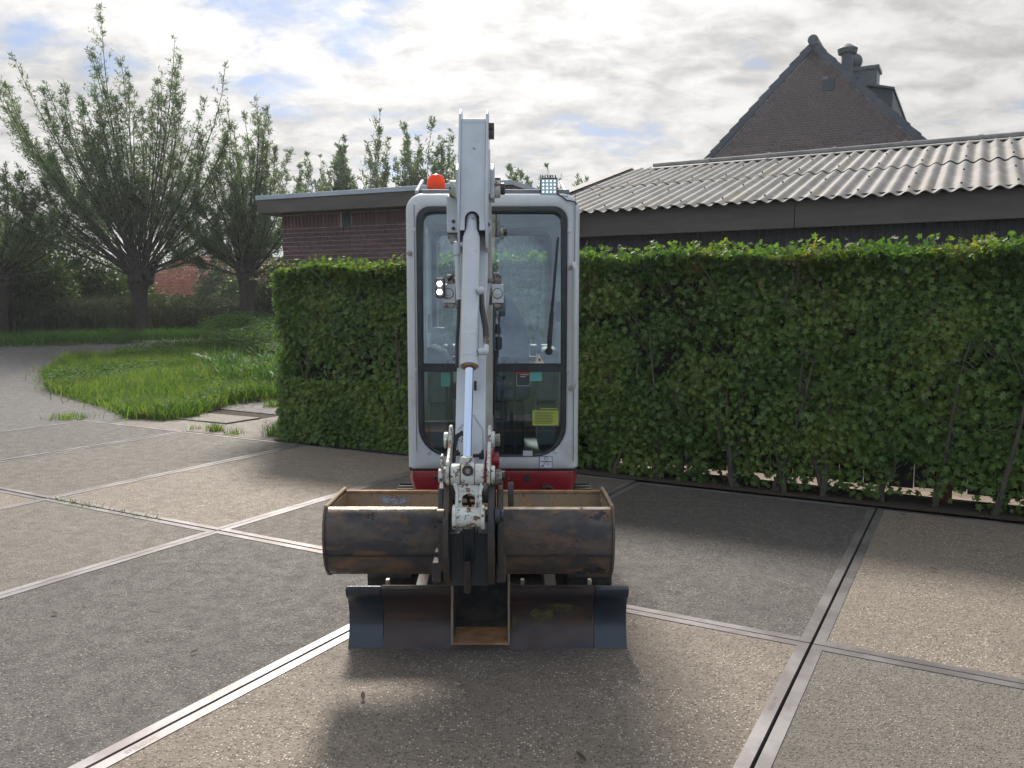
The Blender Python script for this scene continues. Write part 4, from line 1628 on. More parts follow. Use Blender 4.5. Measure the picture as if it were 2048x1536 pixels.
# fallen leaves
for i, (px, py, s_, lab) in enumerate(((726, 1400, 0.05, 'curled dark leaf lying on the concrete below the digger blade'), (1172, 1523, 0.055, 'dark fallen leaf at the bottom edge of the picture'),
                                       (1471, 963, 0.09, 'pale brown dry leaf on the concrete at the hedge foot'), (380, 1306, 0.04, 'small fallen leaf on the dark slab left of the digger'),
                                       (115, 1228, 0.045, 'greenish fallen leaf on the slab near the left edge'), (1877, 1140, 0.05, 'thin twig-like leaf on the slab right of the steel joint'),
                                       (1815, 1030, 0.05, 'pale leaf on the slab by the right hedge foot'))):
    d = ray(px, py)
    p = Vector((0, 0, H)) + d * (-(H - 0.012) / d.z)
    V, Fq, kk = leaves([[0, 0, 0]], [[R.uniform(-1, 1), 0.4, 0.1]], [[0.2, -0.3, 1]], [s_ * 1.1], [s_ * 0.45], OVAL)
    o = bpy.data.objects.new('fallen_leaf', np_mesh('fallen_leaf', V, Fq, M['dry'], kk))
    put(o, None, p)
    tag(o, lab, 'leaf')

# ------------------------------------------------------------------ mini excavator
ex = thing('mini_excavator', (-0.11, 4.7, 0), 'white and red mini excavator with glazed cab and wide rusty bucket facing the camera', 'excavator')
AX = -0.172                                     # middle plane of boom and arm
XL, XR = at(811, 600, 4.70).x, at(1160, 600, 4.70).x
ZB, ZT = 0.640, 2.222
YF, YR = 4.70, 5.95


def rloop(xl, xr, zb, zt, rbl, rtl, rbr=None, rtr=None, n=8, mid=10):
    """rounded rectangle in x,z with a fixed number of points"""
    rbr = rbl if rbr is None else rbr
    rtr = rtl if rtr is None else rtr
    P = []

    def arc(cx, cz, r, a0, a1):
        for a in np.linspace(a0, a1, n):
            P.append((cx + r * math.cos(a), cz + r * math.sin(a)))
    arc(xl + rbl, zb + rbl, rbl, 1.5 * math.pi, math.pi)
    for q_ in np.linspace(0, 1, mid + 2)[1:-1]:
        P.append((xl, zb + rbl + (zt - rtl - zb - rbl) * q_))
    arc(xl + rtl, zt - rtl, rtl, math.pi, 0.5 * math.pi)
    for q_ in np.linspace(0, 1, 4)[1:-1]:
        P.append((xl + rtl + (xr - rtr - xl - rtl) * q_, zt))
    arc(xr - rtr, zt - rtr, rtr, 0.5 * math.pi, 0)
    for q_ in np.linspace(1, 0, mid + 2)[1:-1]:
        P.append((xr, zb + rbr + (zt - rtr - zb - rbr) * q_))
    arc(xr - rbr, zb + rbr, rbr, 0, -0.5 * math.pi)
    for q_ in np.linspace(1, 0, 4)[1:-1]:
        P.append((xl + rbl + (xr - rbr - xl - rbl) * q_, zb))
    return P


def loft(secs):
    """secs: list of (loop, y)"""
    b = MB()
    n = len(secs[0][0])
    vs = [(x, y, z) for lp, y in secs for x, z in lp]
    fs = []
    for i in range(len(secs) - 1):
        for j in range(n):
            k_ = (j + 1) % n
            fs.append((i * n + j, i * n + k_, (i + 1) * n + k_, (i + 1) * n + j))
    return b, vs, fs


wx0, wx1 = at(835, 600, YF).x, at(1133, 600, YF).x
wz0, wz1 = at(900, 912, YF).z, at(900, 414, YF).z
win = rloop(wx0, wx1, wz0, wz1, 0.18, 0.075)
win_in = rloop(wx0 + 0.012, wx1 - 0.012, wz0 + 0.012, wz1 - 0.012, 0.17, 0.065)


def outer(i):
    return rloop(XL + i, XR - i, ZB + i * 0.3, ZT - i, 0.02, 0.10 - i * 0.5)


rx0, rx1 = at(868, 600, YR).x, at(1100, 600, YR).x
rwin = rloop(rx0, rx1, 1.20, 2.10, 0.05, 0.07)
secs = [(win, YF + 0.045), (win, YF + 0.004), (rloop(wx0 - 0.01, wx1 + 0.01, wz0 - 0.008, wz1 + 0.008, 0.185, 0.08), YF - 0.003),
        (outer(0.045), YF), (outer(0.026), YF + 0.006), (outer(0.012), YF + 0.02), (outer(0.003), YF + 0.04), (outer(0), YF + 0.07), (outer(0), YF + 0.16), (outer(0), 5.45), (outer(0), 5.53), (outer(0), YR - 0.12),
        (outer(0.003), YR - 0.05), (outer(0.02), YR - 0.01), (outer(0.045), YR), (rwin, YR), (rwin, YR - 0.04)]
b, vs, fs = loft(secs)
n_ = len(win)
keep = []
for f in fs:
    cx = sum(vs[i][0] for i in f) / 4
    cy = sum(vs[i][1] for i in f) / 4
    cz = sum(vs[i][2] for i in f) / 4
    hole = (abs(cx - XL) < 0.02 or abs(cx - XR) < 0.02) and 1.0 < cz < 2.06 and (YF + 0.16 < cy < 5.45 or 5.53 < cy < YR - 0.12)
    if not hole:
        keep.append(f)
b.add(vs, keep)
shell = b.build('cab_shell', M['white'], ex, smooth=50)
so_ = shell.modifiers.new('wall', 'SOLIDIFY')
so_.thickness = 0.03
so_.offset = -1
so_.use_even_offset = False
# door edge groove strips and the bright gutter along the roof
q = MB()
q.obox((XR - 0.032, YF - 0.004, 1.45), Vector((1, 0, 0)), Vector((0, 1, 0)), UP, 0.0015, 0.002, 0.76)
q.obox((XL + 0.055, YF - 0.003, 1.45), Vector((1, 0, 0)), Vector((0, 1, 0)), UP, 0.0012, 0.002, 0.70)
q.build('panel_seam', M['rubber'], ex)
q = MB()
q.box(XL + 0.09, XR - 0.06, YF + 0.05, YR - 0.2, ZT - 0.005, ZT + 0.02)
q.build('roof_panel', M['interior'], ex, bevel=0.006)
# seal round the windscreen
ow = rloop(wx0 - 0.002, wx1 + 0.002, wz0 - 0.002, wz1 + 0.002, 0.18, 0.075)
iw = rloop(wx0 + 0.030, wx1 - 0.030, wz0 + 0.006, wz1 - 0.026, 0.155, 0.055)
b, vs, fs = loft([(ow, YF + 0.02), (ow, YF - 0.006), (rloop(wx0 + 0.004, wx1 - 0.004, wz0 + 0.001, wz1 - 0.004, 0.178, 0.072), YF - 0.011), (rloop(wx0 + 0.026, wx1 - 0.026, wz0 + 0.004, wz1 - 0.022, 0.158, 0.058), YF - 0.009), (iw, YF + 0.003), (iw, YF + 0.02)])
b.add(vs, fs)
b.build('window_seal', M['rubber'], ex, smooth=60)
zd0, zd1 = at(900, 743, YF).z, at(900, 729, YF).z
q = MB()
q.box(wx0 + 0.02, wx1 - 0.02, YF - 0.008, YF + 0.02, zd0, zd1)
q.box(wx0 + 0.03, wx1 - 0.03, YF - 0.003, YF + 0.016, zd1, zd1 + 0.006)
q.build('window_bar', M['rubber'], ex, bevel=0.004)
up = rloop(wx0 + 0.02, wx1 - 0.02, zd1 - 0.01, wz1 - 0.02, 0.004, 0.06)
q = MB()
q.add([(x, YF + 0.012 + 0.040 * (z - zd1) / (wz1 - zd1), z) for x, z in up], [tuple(range(len(up)))])
q.build('upper_windscreen', M['glass'], ex, smooth=0)
lo_ = rloop(wx0 + 0.02, wx1 - 0.02, wz0 + 0.004, zd0 + 0.01, 0.16, 0.004)
q = MB()
q.add([(x, YF + 0.010, z) for x, z in lo_], [tuple(range(len(lo_)))])
q.build('lower_windscreen', M['glass'], ex, smooth=0)
q = MB()
q.add([(x, YR - 0.02, z) for x, z in rwin], [tuple(range(len(rwin)))])
q.build('rear_window', M['rearglass'], ex, smooth=0)
rf = MB()
b_, vs, fs = loft([(rloop(rx0 - 0.01, rx1 + 0.01, 1.19, 2.11, 0.055, 0.075), YR - 0.05), (rloop(rx0 + 0.022, rx1 - 0.022, 1.222, 2.078, 0.04, 0.06), YR - 0.05), (rloop(rx0 + 0.022, rx1 - 0.022, 1.222, 2.078, 0.04, 0.06), YR - 0.025)])
b_.add(vs, fs)
b_.build('rear_seal', M['rubber'], ex)
for x in (XL + 0.012, XR - 0.012):
    for (ya, yb) in ((YF + 0.15, 5.46), (5.52, YR - 0.11)):
        q = MB()
        q.add([(x, ya, 0.98), (x, yb, 0.98), (x, yb, 2.08), (x, ya, 2.08)], [(0, 1, 2, 3)])
        q.build('side_window', M['rearglass'], ex, smooth=0)
# inside: lining, floor, seat, consoles, levers
q = MB()
q.box(XL + 0.035, XR - 0.035, YF + 0.06, YR - 0.05, ZB + 0.03, ZB + 0.07)
q.build('cab_floor', M['rubber'], ex)
q = MB()
q.box(XL + 0.05, XR - 0.05, YF + 0.06, YR - 0.06, ZT - 0.075, ZT - 0.035)
q.box(XL + 0.10, XL + 0.42, YF + 0.06, YF + 0.35, ZT - 0.13, ZT - 0.07)
q.yp([(at(1000, 0, 5.0).x, ZT - 0.07), (at(985, 0, 5.0).x, ZT - 0.16), (at(1110, 0, 5.0).x, ZT - 0.13), (XR - 0.06, ZT - 0.07)], 4.95, 5.3)
q.build('headlining', M['interior'], ex, bevel=0.015)
q = MB()
q.box(at(975, 0, 5.3).x, at(1003, 0, 5.3).x, 5.3, 5.33, 2.02, 2.12)
q.build('sun_visor', M['interior'], ex, bevel=0.01)
sx = at(1012, 600, 5.35).x
sc_ = at(985, 600, 5.35).x
bk = [(sc_ - 0.235, 1.10), (sc_ - 0.24, 1.36), (sc_ - 0.20, 1.50), (sc_ - 0.13, 1.62), (sc_ - 0.09, 1.655), (sc_ + 0.09, 1.655), (sc_ + 0.13, 1.62), (sc_ + 0.20, 1.50), (sc_ + 0.24, 1.36), (sc_ + 0.235, 1.10)]
q = MB()
q.yp(bk, 5.38, 5.50)
q.build('seat_backrest', M['seat'], ex, bevel=0.03, seg=3)
q = MB()
q.yp([(x * 1.0 + (x - sc_) * 0.018, z + (0.006 if z > 1.2 else 0)) for x, z in bk], 5.503, 5.52)
q.build('seat_piping', M['interior'], ex, bevel=0.005)
q = MB()
q.box(sc_ - 0.24, sc_ + 0.24, 5.02, 5.42, 1.0, 1.13)
q.build('seat_cushion', M['seat'], ex, bevel=0.04, seg=3)
q = MB()
q.box(sc_ - 0.2, sc_ + 0.2, 5.05, 5.42, ZB + 0.07, 1.0)
q.build('seat_base', M['rubber'], ex, bevel=0.02)
# left console rises beside the seat, right console narrower
for (xa, xb, ya, zt_, nm) in ((at(846, 0, 4.95).x, at(893, 0, 4.95).x, 4.93, 1.345, 1), (at(1075, 0, 5.0).x, at(1122, 0, 5.0).x, 5.0, 1.30, 2)):
    q = MB()
    q.yp([(xa, 1.0), (xb, 1.0), (xb - 0.005, zt_ - 0.10), (xb - 0.04, zt_ - 0.04), (xa + 0.02, zt_), (xa, zt_ - 0.01)] if nm == 1 else [(xa, 1.0), (xb, 1.0), (xb, zt_ + 0.02), (xa + 0.05, zt_ + 0.02), (xa + 0.01, zt_ - 0.03), (xa, zt_ - 0.12)], ya, ya + 0.42)
    q.box(xa + 0.01, xb - 0.01, ya + 0.05, ya + 0.5, ZB + 0.08, 1.0)
    q.build('side_console', M['interior'], ex, bevel=0.02, seg=3)
for (px0, py0, px1, py1, Y) in ((905, 705, 893, 672, 5.0), (1079, 708, 1073, 668, 5.05)):
    p0, p1 = at(px0, py0, Y), at(px1, py1, Y)
    q = MB()
    q.tube([p0, p0.lerp(p1, 0.5) + Vector((0.005, -0.01, 0)), p1], [0.012, 0.016, 0.019], 10)
    q.ball(p1, 0.021, (1, 1, 0.9), 12, 8)
    q.build('joystick', M['interior'], ex)
q = MB()
q.pbox(865, 655, 888, 690, 5.4, 0.15)
q.pbox(880, 690, 912, 712, 5.3, 0.2)
q.pbox(1060, 690, 1100, 712, 5.45, 0.15)
q.build('control_box', M['interior'], ex, bevel=0.012)
for px in (1005, 1030, 893):
    p = at(px, 730, 4.85)
    q = MB()
    q.tube([Vector((p.x, 4.86, ZB + 0.06)), Vector((p.x, 4.84, 1.1)), Vector((p.x + 0.01, 4.82, p.z + 0.03))], 0.008, 8)
    q.build('travel_lever', M['steel'], ex)
q = MB()
q.tube([at(997, 732, 4.86), at(998, 716, 4.86), at(1003, 712, 4.86), at(1018, 712, 4.86), at(1023, 717, 4.86), at(1024, 732, 4.86)], 0.008, 8)
q.build('grab_bar', M['interior'], ex)
# side pillars and mirror-like inner frames
q = MB()
q.pbox(855, 628, 861, 665, 5.2, 0.02)
q.pbox(1112, 603, 1121, 644, 5.2, 0.02)
q.build('inner_pillar_vent', M['interior'], ex, bevel=0.004)
# stickers on the glass
GY = YF - 0.002


def patch(name, x0, y0, x1, y1, m, Y=None, th=0.0012, parent=ex):
    Y = (YF + 0.0075) if Y is None else Y
    q_ = MB()
    q_.pbox(x0, y0, x1, y1, Y, th)
    return q_.build(name, M[m], parent, smooth=0)


SY = YF + 0.0065
s = patch('green_sticker', 882, 743, 900, 773, 'green', SY)
s = patch('info_sticker', 1033, 743, 1060, 772, 'darktag', SY)
for (x0, y0, x1, y1, m) in ((1033, 743, 1060, 748, 'redtag'), (1033, 748, 1033.6, 772, 'paper'), (1059.5, 748, 1060, 772, 'paper'), (1033, 771.4, 1060, 772, 'paper'), (1041, 749, 1057, 750, 'paper'), (1041, 753, 1051, 754, 'paper')):
    patch('sticker_print', x0, y0, x1, y1, m, SY - 0.0012, parent=s)
s = patch('aqua_sticker', 1061, 743, 1084, 762, 'aqua', SY)
s = patch('yellow_sticker', 1065, 821, 1117, 851, 'yellow', SY)
for i in range(8):
    y = 824 + i * 3.1
    patch('printed_line', 1070, y, 1109 - (i * 7 % 5) * 1.6, y + 1.0, 'darktag', SY - 0.0012, parent=s)
patch('printed_line', 1080, 816.5, 1115, 818.5, 'yellow', SY - 0.0012, parent=s)
p0, p1, p2 = at(1068, 820, SY), at(1078, 820, SY), at(1073, 812.5, SY)
q = MB()
q.tube([p0, p1, p2, p0], 0.0012, 5)
q.build('triangle_symbol', M['yellow'], s)
# cream warning triangle standing behind the upper glass
a0, a1, a2 = at(1069, 728, YF + 0.006), at(1089, 728, YF + 0.006), at(1078, 708, YF + 0.006)
q = MB()
q.prism([a0, a1, a2], (0, 0.002, 0))
s = q.build('warning_triangle', M['cream'], ex, smooth=0)
c_ = at(1079, 719.5, YF + 0.0045)
q = MB()
q.cyl(c_, c_ + Vector((0, 0.001, 0)), 0.0085, 14)
q.build('red_symbol', M['redtag'], s)
# company sticker: ring over a line and a small digger
s = patch('company_sticker', 1078.5, 911.5, 1105.5, 936.5, 'paper', YF - 0.0065, 0.003)
SZ_ = YF - 0.0078


def stroke(pts, r=0.0013, m='ink', closed=False):
    P_ = [at(x, y, SZ_) for x, y in pts]
    if closed:
        P_.append(P_[0])
    q_ = MB()
    q_.tube(P_, r, 5)
    q_.build('printed_mark', M[m], s, smooth=0)


stroke([(1079.5, 912.5), (1104.5, 912.5), (1104.5, 935.5), (1079.5, 935.5)], 0.0018, closed=True)
stroke([(1092.3 + 3.3 * math.cos(a), 917 + 3.3 * math.sin(a)) for a in np.linspace(0.9, 6.6, 14)], 0.0013)
stroke([(1081.5, 922.8), (1103, 922.8)], 0.002)
stroke([(1084.5, 932), (1088, 929), (1091, 924.5), (1095, 924.5), (1096.5, 929), (1095, 932)], 0.0014)
stroke([(1082, 932), (1088, 932)], 0.0024)
stroke([(1098, 927), (1102, 927)], 0.0007)
stroke([(1098, 930), (1102, 930)], 0.0007)
patch('window_latch', 1046, 902, 1065, 912, 'white', YF - 0.012, 0.012)
# bolts, lock
for (px, py) in ((828, 460), (1138, 462), (831, 740), (1136, 740), (857, 905), (1111, 903)):
    p = at(px, py, YF)
    q = MB()
    q.cyl(p, p + Vector((0, -0.006, 0)), 0.0115, 16)
    q.cyl(p + Vector((0, -0.006, 0)), p + Vector((0, -0.014, 0)), 0.0065, 6)
    q.build('bolt', M['white'], ex, bevel=0.0012)
p = at(819, 507, YF)
q = MB()
q.cyl(p + Vector((0, 0.0, 0)), p + Vector((0, -0.012, 0)), 0.014, 16)
q.build('door_lock', M['grimy'], ex, bevel=0.002)
# hand rail
p1, p2 = at(1152, 528, YF - 0.05), at(1149, 775, YF - 0.05)
q = MB()
q.tube([Vector((p1.x - 0.03, YF, p1.z - 0.02)), Vector((p1.x - 0.012, YF - 0.04, p1.z)), p1 + Vector((0, 0, -0.03)), p2 + Vector((0, 0, 0.03)), p2 + Vector((-0.008, 0.02, 0.0)), p2 + Vector((-0.02, 0.05, -0.01))], 0.0145, 14)
q.build('hand_rail', M['white'], ex, smooth=60)
# wiper
w0, w1 = at(1098, 703, YF - 0.03), at(1117, 474, YF - 0.02)
q = MB()
q.tube([w0 + Vector((0, 0.03, 0)), w0], 0.021, 16)
q.tube([w0, w0.lerp(w1, 0.35)], [0.013, 0.009], 8)
wa = q.build('wiper_arm', M['rubber'], ex)
q = MB()
q.tube([w0.lerp(w1, 0.2) + Vector((0, 0.012, 0)), w1 + Vector((0, 0.012, 0))], [0.007, 0.006], 6)
q.build('wiper_blade', M['rubber'], wa)
# roof: beacon, work lamp, sloping stays
p = at(872.5, 386, YF + 0.22)
q = MB()
zb_ = ZT + 0.015
r_ = 0.053
q.tube([(p.x, p.y, zb_), (p.x, p.y, zb_ + 0.02)], [r_ * 1.03, r_ * 1.03], 24)
bb = q.build('beacon_base', M['beaconbase'], ex, bevel=0.003)
q = MB()
prof = [(1.0, 0.02), (1.0, 0.065), (0.92, 0.088), (0.72, 0.105), (0.4, 0.114), (0.05, 0.117)]
q.tube([(p.x, p.y, zb_ + z) for _, z in prof], [r_ * k_ for k_, _ in prof], 24)
bl = q.build('beacon_lens', M['beacon'], ex, smooth=60)
q = MB()
q.tube([(p.x, p.y, zb_ + 0.02), (p.x, p.y, zb_ + 0.06)], [0.035, 0.03], 16)
q.build('reflector', M['beaconbase'], bl)
LY = YF + 0.02
q = MB()
q.pbox(1080.5, 354, 1115.5, 389, LY, 0.055)
lb = q.build('work_lamp', M['lampbody'], ex, bevel=0.008)
q = MB()
q.pbox(1082.5, 358, 1113.5, 388, LY - 0.003, 0.01)
q.build('lamp_glass', M['ledglass'], lb, bevel=0.001)
q = MB()
for i in range(6):
    q.pbox(1084 + i * 5.2, 350, 1086 + i * 5.2, 356, LY + 0.01, 0.05)
q.build('cooling_fin', M['lampbody'], lb)
for i in range(4):
    for j in range(4):
        c_ = at(1086.6 + i * 7.6, 362 + j * 7.2, LY - 0.004)
        q = MB()
        q.cyl(c_, c_ + Vector((0, -0.002, 0)), 0.0052, 10)
        q.build('diode', M['led'], lb, smooth=0)
q = MB()
q.pbox(1080, 389, 1108, 398, LY + 0.02, 0.012)
q.pbox(1112, 391, 1135, 402, LY - 0.01, 0.02)
q.pbox(1090, 385, 1106, 393, LY + 0.015, 0.03)
q.build('lamp_bracket', M['grimy'], ex, bevel=0.002)
q = MB()
c0 = at(1114, 387, LY)
q.tube([c0, at(1124, 393, LY - 0.02), at(1134, 401, LY - 0.03), at(1142, 402, LY - 0.03), at(1150, 404, LY - 0.025), at(1153, 408, LY - 0.01)], 0.0042, 8)
q.build('lamp_cable', M['hose'], ex)
for (x0, y0, x1, y1) in ((845, 362, 833, 384), (1122, 364, 1133, 388)):
    q = MB()
    a_, b2 = at(x0, y0, YF + 0.35), at(x1, y1, YF + 0.12)
    q.tube([a_, b2], 0.011, 8)
    q.build('guard_stay', M['trim'], ex)
# red lower body with holes and tow slot
RZ0, RZ1 = at(980, 985, YF).z, ZB - 0.006
lpt_ = [(XL + 0.005, 5.3), (XL + 0.008, YF + 0.05), (XL + 0.03, YF + 0.012), (XL + 0.07, YF + 0.004), (XR - 0.07, YF + 0.004), (XR - 0.03, YF + 0.012), (XR - 0.008, YF + 0.05), (XR - 0.005, 5.3), (XR - 0.06, 6.0), (XL + 0.06, 6.0)]
q = MB()
vs = [(x, y, RZ1) for x, y in lpt_] + [(x, y, RZ1 - 0.045) for x, y in lpt_] + [((x + 0.11) * 0.965 - 0.11, y + (0.02 if y < 5 else 0), RZ0) for x, y in lpt_]
n = len(lpt_)
fs = [(k * n + i, k * n + (i + 1) % n, (k + 1) * n + (i + 1) % n, (k + 1) * n + i) for k in range(2) for i in range(n)]
fs += [tuple(range(n)), tuple(range(2 * n, 3 * n))]
q.add(vs, fs)
q.build('lower_body', M['red'], ex, bevel=0.008, smooth=45)
q = MB()
q.box(XL + 0.01, XR - 0.01, YF + 0.02, YF + 0.9, RZ1 - 0.002, ZB + 0.012)
q.build('body_gap', M['rubber'], ex)
for (px, py, r_, mm_) in ((1054, 957, 0.0205, 'rubber'), (1017, 955.5, 0.011, 'grimy'), (872, 957, 0.012, 'rubber')):
    p = at(px, py, YF + 0.004)
    q = MB()
    q.cyl(p + Vector((0, 0.01, 0)), p + Vector((0, -0.003, 0)), r_, 20)
    if mm_ == 'grimy':
        q.cyl(p + Vector((0, -0.003, 0)), p + Vector((0, -0.010, 0)), 0.006, 6)
    q.build('plug' if mm_ == 'rubber' else 'body_bolt', M[mm_], ex)
q = MB()
q.pbox(1084, 970, 1105, 976, YF + 0.008, 0.02)
q.pbox(1080, 979, 1109, 983.5, YF + 0.012, 0.02)
q.build('tow_slot', M['rubber'], ex, bevel=0.004)
c_ = at(1095, 978, YF - 0.005)
q = MB()
q.tube([c_ + Vector((0.03 * math.cos(a), 0, 0.014 * math.sin(a))) for a in np.linspace(0, 2 * math.pi, 15)], 0.006, 8, caps=False)
q.build('tow_ring', M['steel'], ex)
# engine housing behind the cab
q = MB()
q.box(XL + 0.02, XR - 0.02, 5.97, 6.35, 0.62, 1.25)
q.build('engine_cover', M['white'], ex, bevel=0.06, seg=3)
q = MB()
q.box(XL + 0.02, XR - 0.02, 6.0, 6.38, 0.45, 0.615)
q.build('counterweight', M['red'], ex, bevel=0.05, seg=3)
# undercarriage
q = MB()
q.cyl((-0.11, 5.25, 0.30), (-0.11, 5.25, 0.52), 0.30, 28)
q.box(-0.42, 0.20, 4.55, 5.6, 0.16, 0.34)
q.build('undercarriage', M['steel'], ex, bevel=0.01)


def track(x0, x1):
    y0, y1, zt_, r_ = 4.12, 5.55, 0.41, 0.195
    P_ = []
    for a in np.linspace(0.5, 1.5, 9):
        P_.append((y0 + r_ + r_ * math.cos(a * math.pi), r_ + 0.012 + r_ * math.sin(a * math.pi)))
    for a in np.linspace(1.5, 2.5, 9):
        P_.append((y1 - r_ + r_ * math.cos(a * math.pi), r_ + 0.012 + r_ * math.sin(a * math.pi)))
    q_ = MB()
    In = [((y - 4.83) * 0.965 + 4.83, (z - 0.207) * 0.84 + 0.207) for y, z in P_]
    m_ = len(P_)
    vs_ = [(x0, y, z) for y, z in P_] + [(x1, y, z) for y, z in P_] + [(x1, y, z) for y, z in In] + [(x0, y, z) for y, z in In]
    fs_ = []
    for k in range(4):
        for i in range(m_):
            j = (i + 1) % m_
            a, c = k * m_, ((k + 1) % 4) * m_
            fs_.append((a + i, a + j, c + j, c + i))
    q_.add(vs_, fs_)
    tr = q_.build('track', M['track'], ex, smooth=40)
    # lugs all round
    per = []
    tot = 0
    for i in range(m_):
        a, c = Vector((0, *P_[i])), Vector((0, *P_[(i + 1) % m_]))
        per.append((tot, a, c, (c - a).length))
        tot += (c - a).length
    q_ = MB()
    nl = 44
    for k in range(nl):
        s_ = tot * k / nl
        for (t0, a, c, l) in per:
            if t0 <= s_ <= t0 + l and l > 0:
                p_ = a.lerp(c, (s_ - t0) / l)
                tt = (c - a).normalized()
                nn = Vector((0, tt.z, -tt.y))
                if (p_ - Vector((0, 4.83, 0.207))).dot(nn) < 0:
                    nn = -nn
                q_.obox(Vector(((x0 + x1) / 2, p_.y, p_.z)) + nn * 0.004, Vector((1, 0, 0)), tt, nn, (x1 - x0) / 2 - 0.004, 0.011, 0.010)
                break
    q_.build('track_lug', M['track'], tr, smooth=0)['kind'] = 'stuff'
    q_ = MB()
    for yy, rr_ in ((y0 + 0.2, 0.15), (y1 - 0.2, 0.15), (4.6, 0.06), (4.83, 0.06), (5.07, 0.06)):
        zz = 0.207 if rr_ > 0.1 else 0.105
        q_.cyl((x0 + 0.04, yy, zz), (x1 - 0.04, yy, zz), rr_, 20)
    q_.box(x0 + 0.06, x1 - 0.06, y0 + 0.25, y1 - 0.25, 0.14, 0.30)
    q_.build('wheels', M['steel'], tr)


tx0, tx1 = at(737, 1165, 4.15).x, at(1222, 1165, 4.15).x
track(tx0, tx0 + 0.23)
track(tx1 - 0.23, tx1)
# dozer blade: concave, a curl along its top, cut out in the middle
BY = 3.71
prof = [(-0.010, 0.0), (0.012, 0.04), (0.030, 0.09), (0.036, 0.145), (0.024, 0.195), (-0.002, 0.235), (-0.028, 0.258), (-0.036, 0.275), (-0.036, 0.296), (-0.022, 0.306), (0.004, 0.300), (0.012, 0.285)]
back = [(0.014, 0.262), (0.030, 0.235), (0.046, 0.200), (0.054, 0.145), (0.048, 0.085), (0.032, 0.04), (0.012, 0.0)]


def blade_x(px):
    return at(px, 1230, BY).x


def cut(profile, lo=None, hi=None):
    """clip the outline to a band of heights"""
    out_ = []
    m_ = len(profile)
    for i in range(m_):
        a, c = profile[i], profile[(i + 1) % m_]
        ina = (hi is None or a[1] <= hi) and (lo is None or a[1] >= lo)
        inc = (hi is None or c[1] <= hi) and (lo is None or c[1] >= lo)
        if ina:
            out_.append(a)
        if ina != inc:
            lim = hi if (hi is not None and (a[1] - hi) * (c[1] - hi) < 0) else lo
            t_ = (lim - a[1]) / (c[1] - a[1])
            out_.append((a[0] + (c[0] - a[0]) * t_, lim))
    return out_


full = [(BY + y, z) for y, z in prof + back]
low = cut(full, hi=0.034)
q = MB()
q.xp(full, blade_x(765.5), blade_x(903))
q.xp(full, blade_x(1020), blade_x(1187))
q.xp(low, blade_x(903) + 0.0005, blade_x(1020) - 0.0005)
bd = q.build('dozer_blade', M['bladesteel'], ex, smooth=35)
q = MB()
q.xp([(BY - 0.006 + y, z * 1.0) for y, z in prof[:3]] + [(BY + 0.0, 0.04), (BY - 0.009, 0.0)], blade_x(766), blade_x(1187))
# yellow overspray patches, thin paint on the face
sp_poly = [(1060, 1226), (1072, 1214), (1090, 1209), (1120, 1208), (1150, 1210), (1160, 1216), (1155, 1226), (1128, 1234), (1098, 1236), (1084, 1244), (1068, 1258), (1061, 1250), (1068, 1238)]


def blade_face_y(z):
    zs = [p_[1] for p_ in prof[:8]]
    ys_ = [p_[0] for p_ in prof[:8]]
    return BY + float(np.interp(z, zs, ys_))


def on_blade(px, py):
    Y = BY
    for _ in range(4):
        p_ = at(px, py, Y)
        Y = blade_face_y(p_.z)
    p_ = at(px, py, Y - 0.0015)
    return p_


def fan(name, poly, m, parent):
    P_ = [on_blade(*p_) for p_ in poly]
    cx = sum(p_[0] for p_ in poly) / len(poly)
    cy = sum(p_[1] for p_ in poly) / len(poly)
    mid_ = [on_blade((p_[0] + cx) / 2, (p_[1] + cy) / 2) for p_ in poly]
    c = on_blade(cx, cy)
    n_2 = len(poly)
    q_ = MB()
    q_.add(P_ + mid_ + [c], [(i, (i + 1) % n_2, n_2 + (i + 1) % n_2, n_2 + i) for i in range(n_2)] + [(n_2 + i, n_2 + (i + 1) % n_2, 2 * n_2) for i in range(n_2)])
    return q_.build(name, m, parent, smooth=0)


def spraymat():
    m, t, b_2 = new_mat('yellow_overspray_paint')
    b_2.inputs['Base Color'].default_value = (0.17, 0.155, 0.04, 1)
    b_2.inputs['Roughness'].default_value = 0.6
    n1 = tex_noise(t, 16, 7, 0.7)
    t.links.new(ramp(t, n1, 0.40, 0.72, 0, 0.85), b_2.inputs['Alpha'])
    return m


SM = spraymat()
fan('yellow_paint_mark', sp_poly, SM, bd)
fan('yellow_paint_mark', [(1024, 1228), (1036, 1222), (1042, 1236), (1038, 1262), (1026, 1268)], SM, bd)
for (a, c) in ((695.5, 764.5), (1188.5, 1254.5)):
    q = MB()
    q.xp([(y - 0.006 * (z > 0.24), z) for y, z in full], blade_x(a), blade_x(c))
    q.build('blade_extension', M['bluesteel'], ex, bevel=0.003, smooth=35)
for px in (836, 1104):
    x = at(px, 1160, 3.8).x
    q = MB()
    q.xp([(3.75, 0.08), (3.75, 0.20), (4.6, 0.28), (4.6, 0.16)], x - 0.03, x + 0.03)
    q.build('blade_arm', M['steel'], ex, bevel=0.005)
for px in (775, 1045, 1180):
    q = MB()
    q.pbox(px - 4, 1160, px + 3.5, 1176, 3.775, 0.03)
    q.build('blade_lug', M['worn'], ex, bevel=0.003)

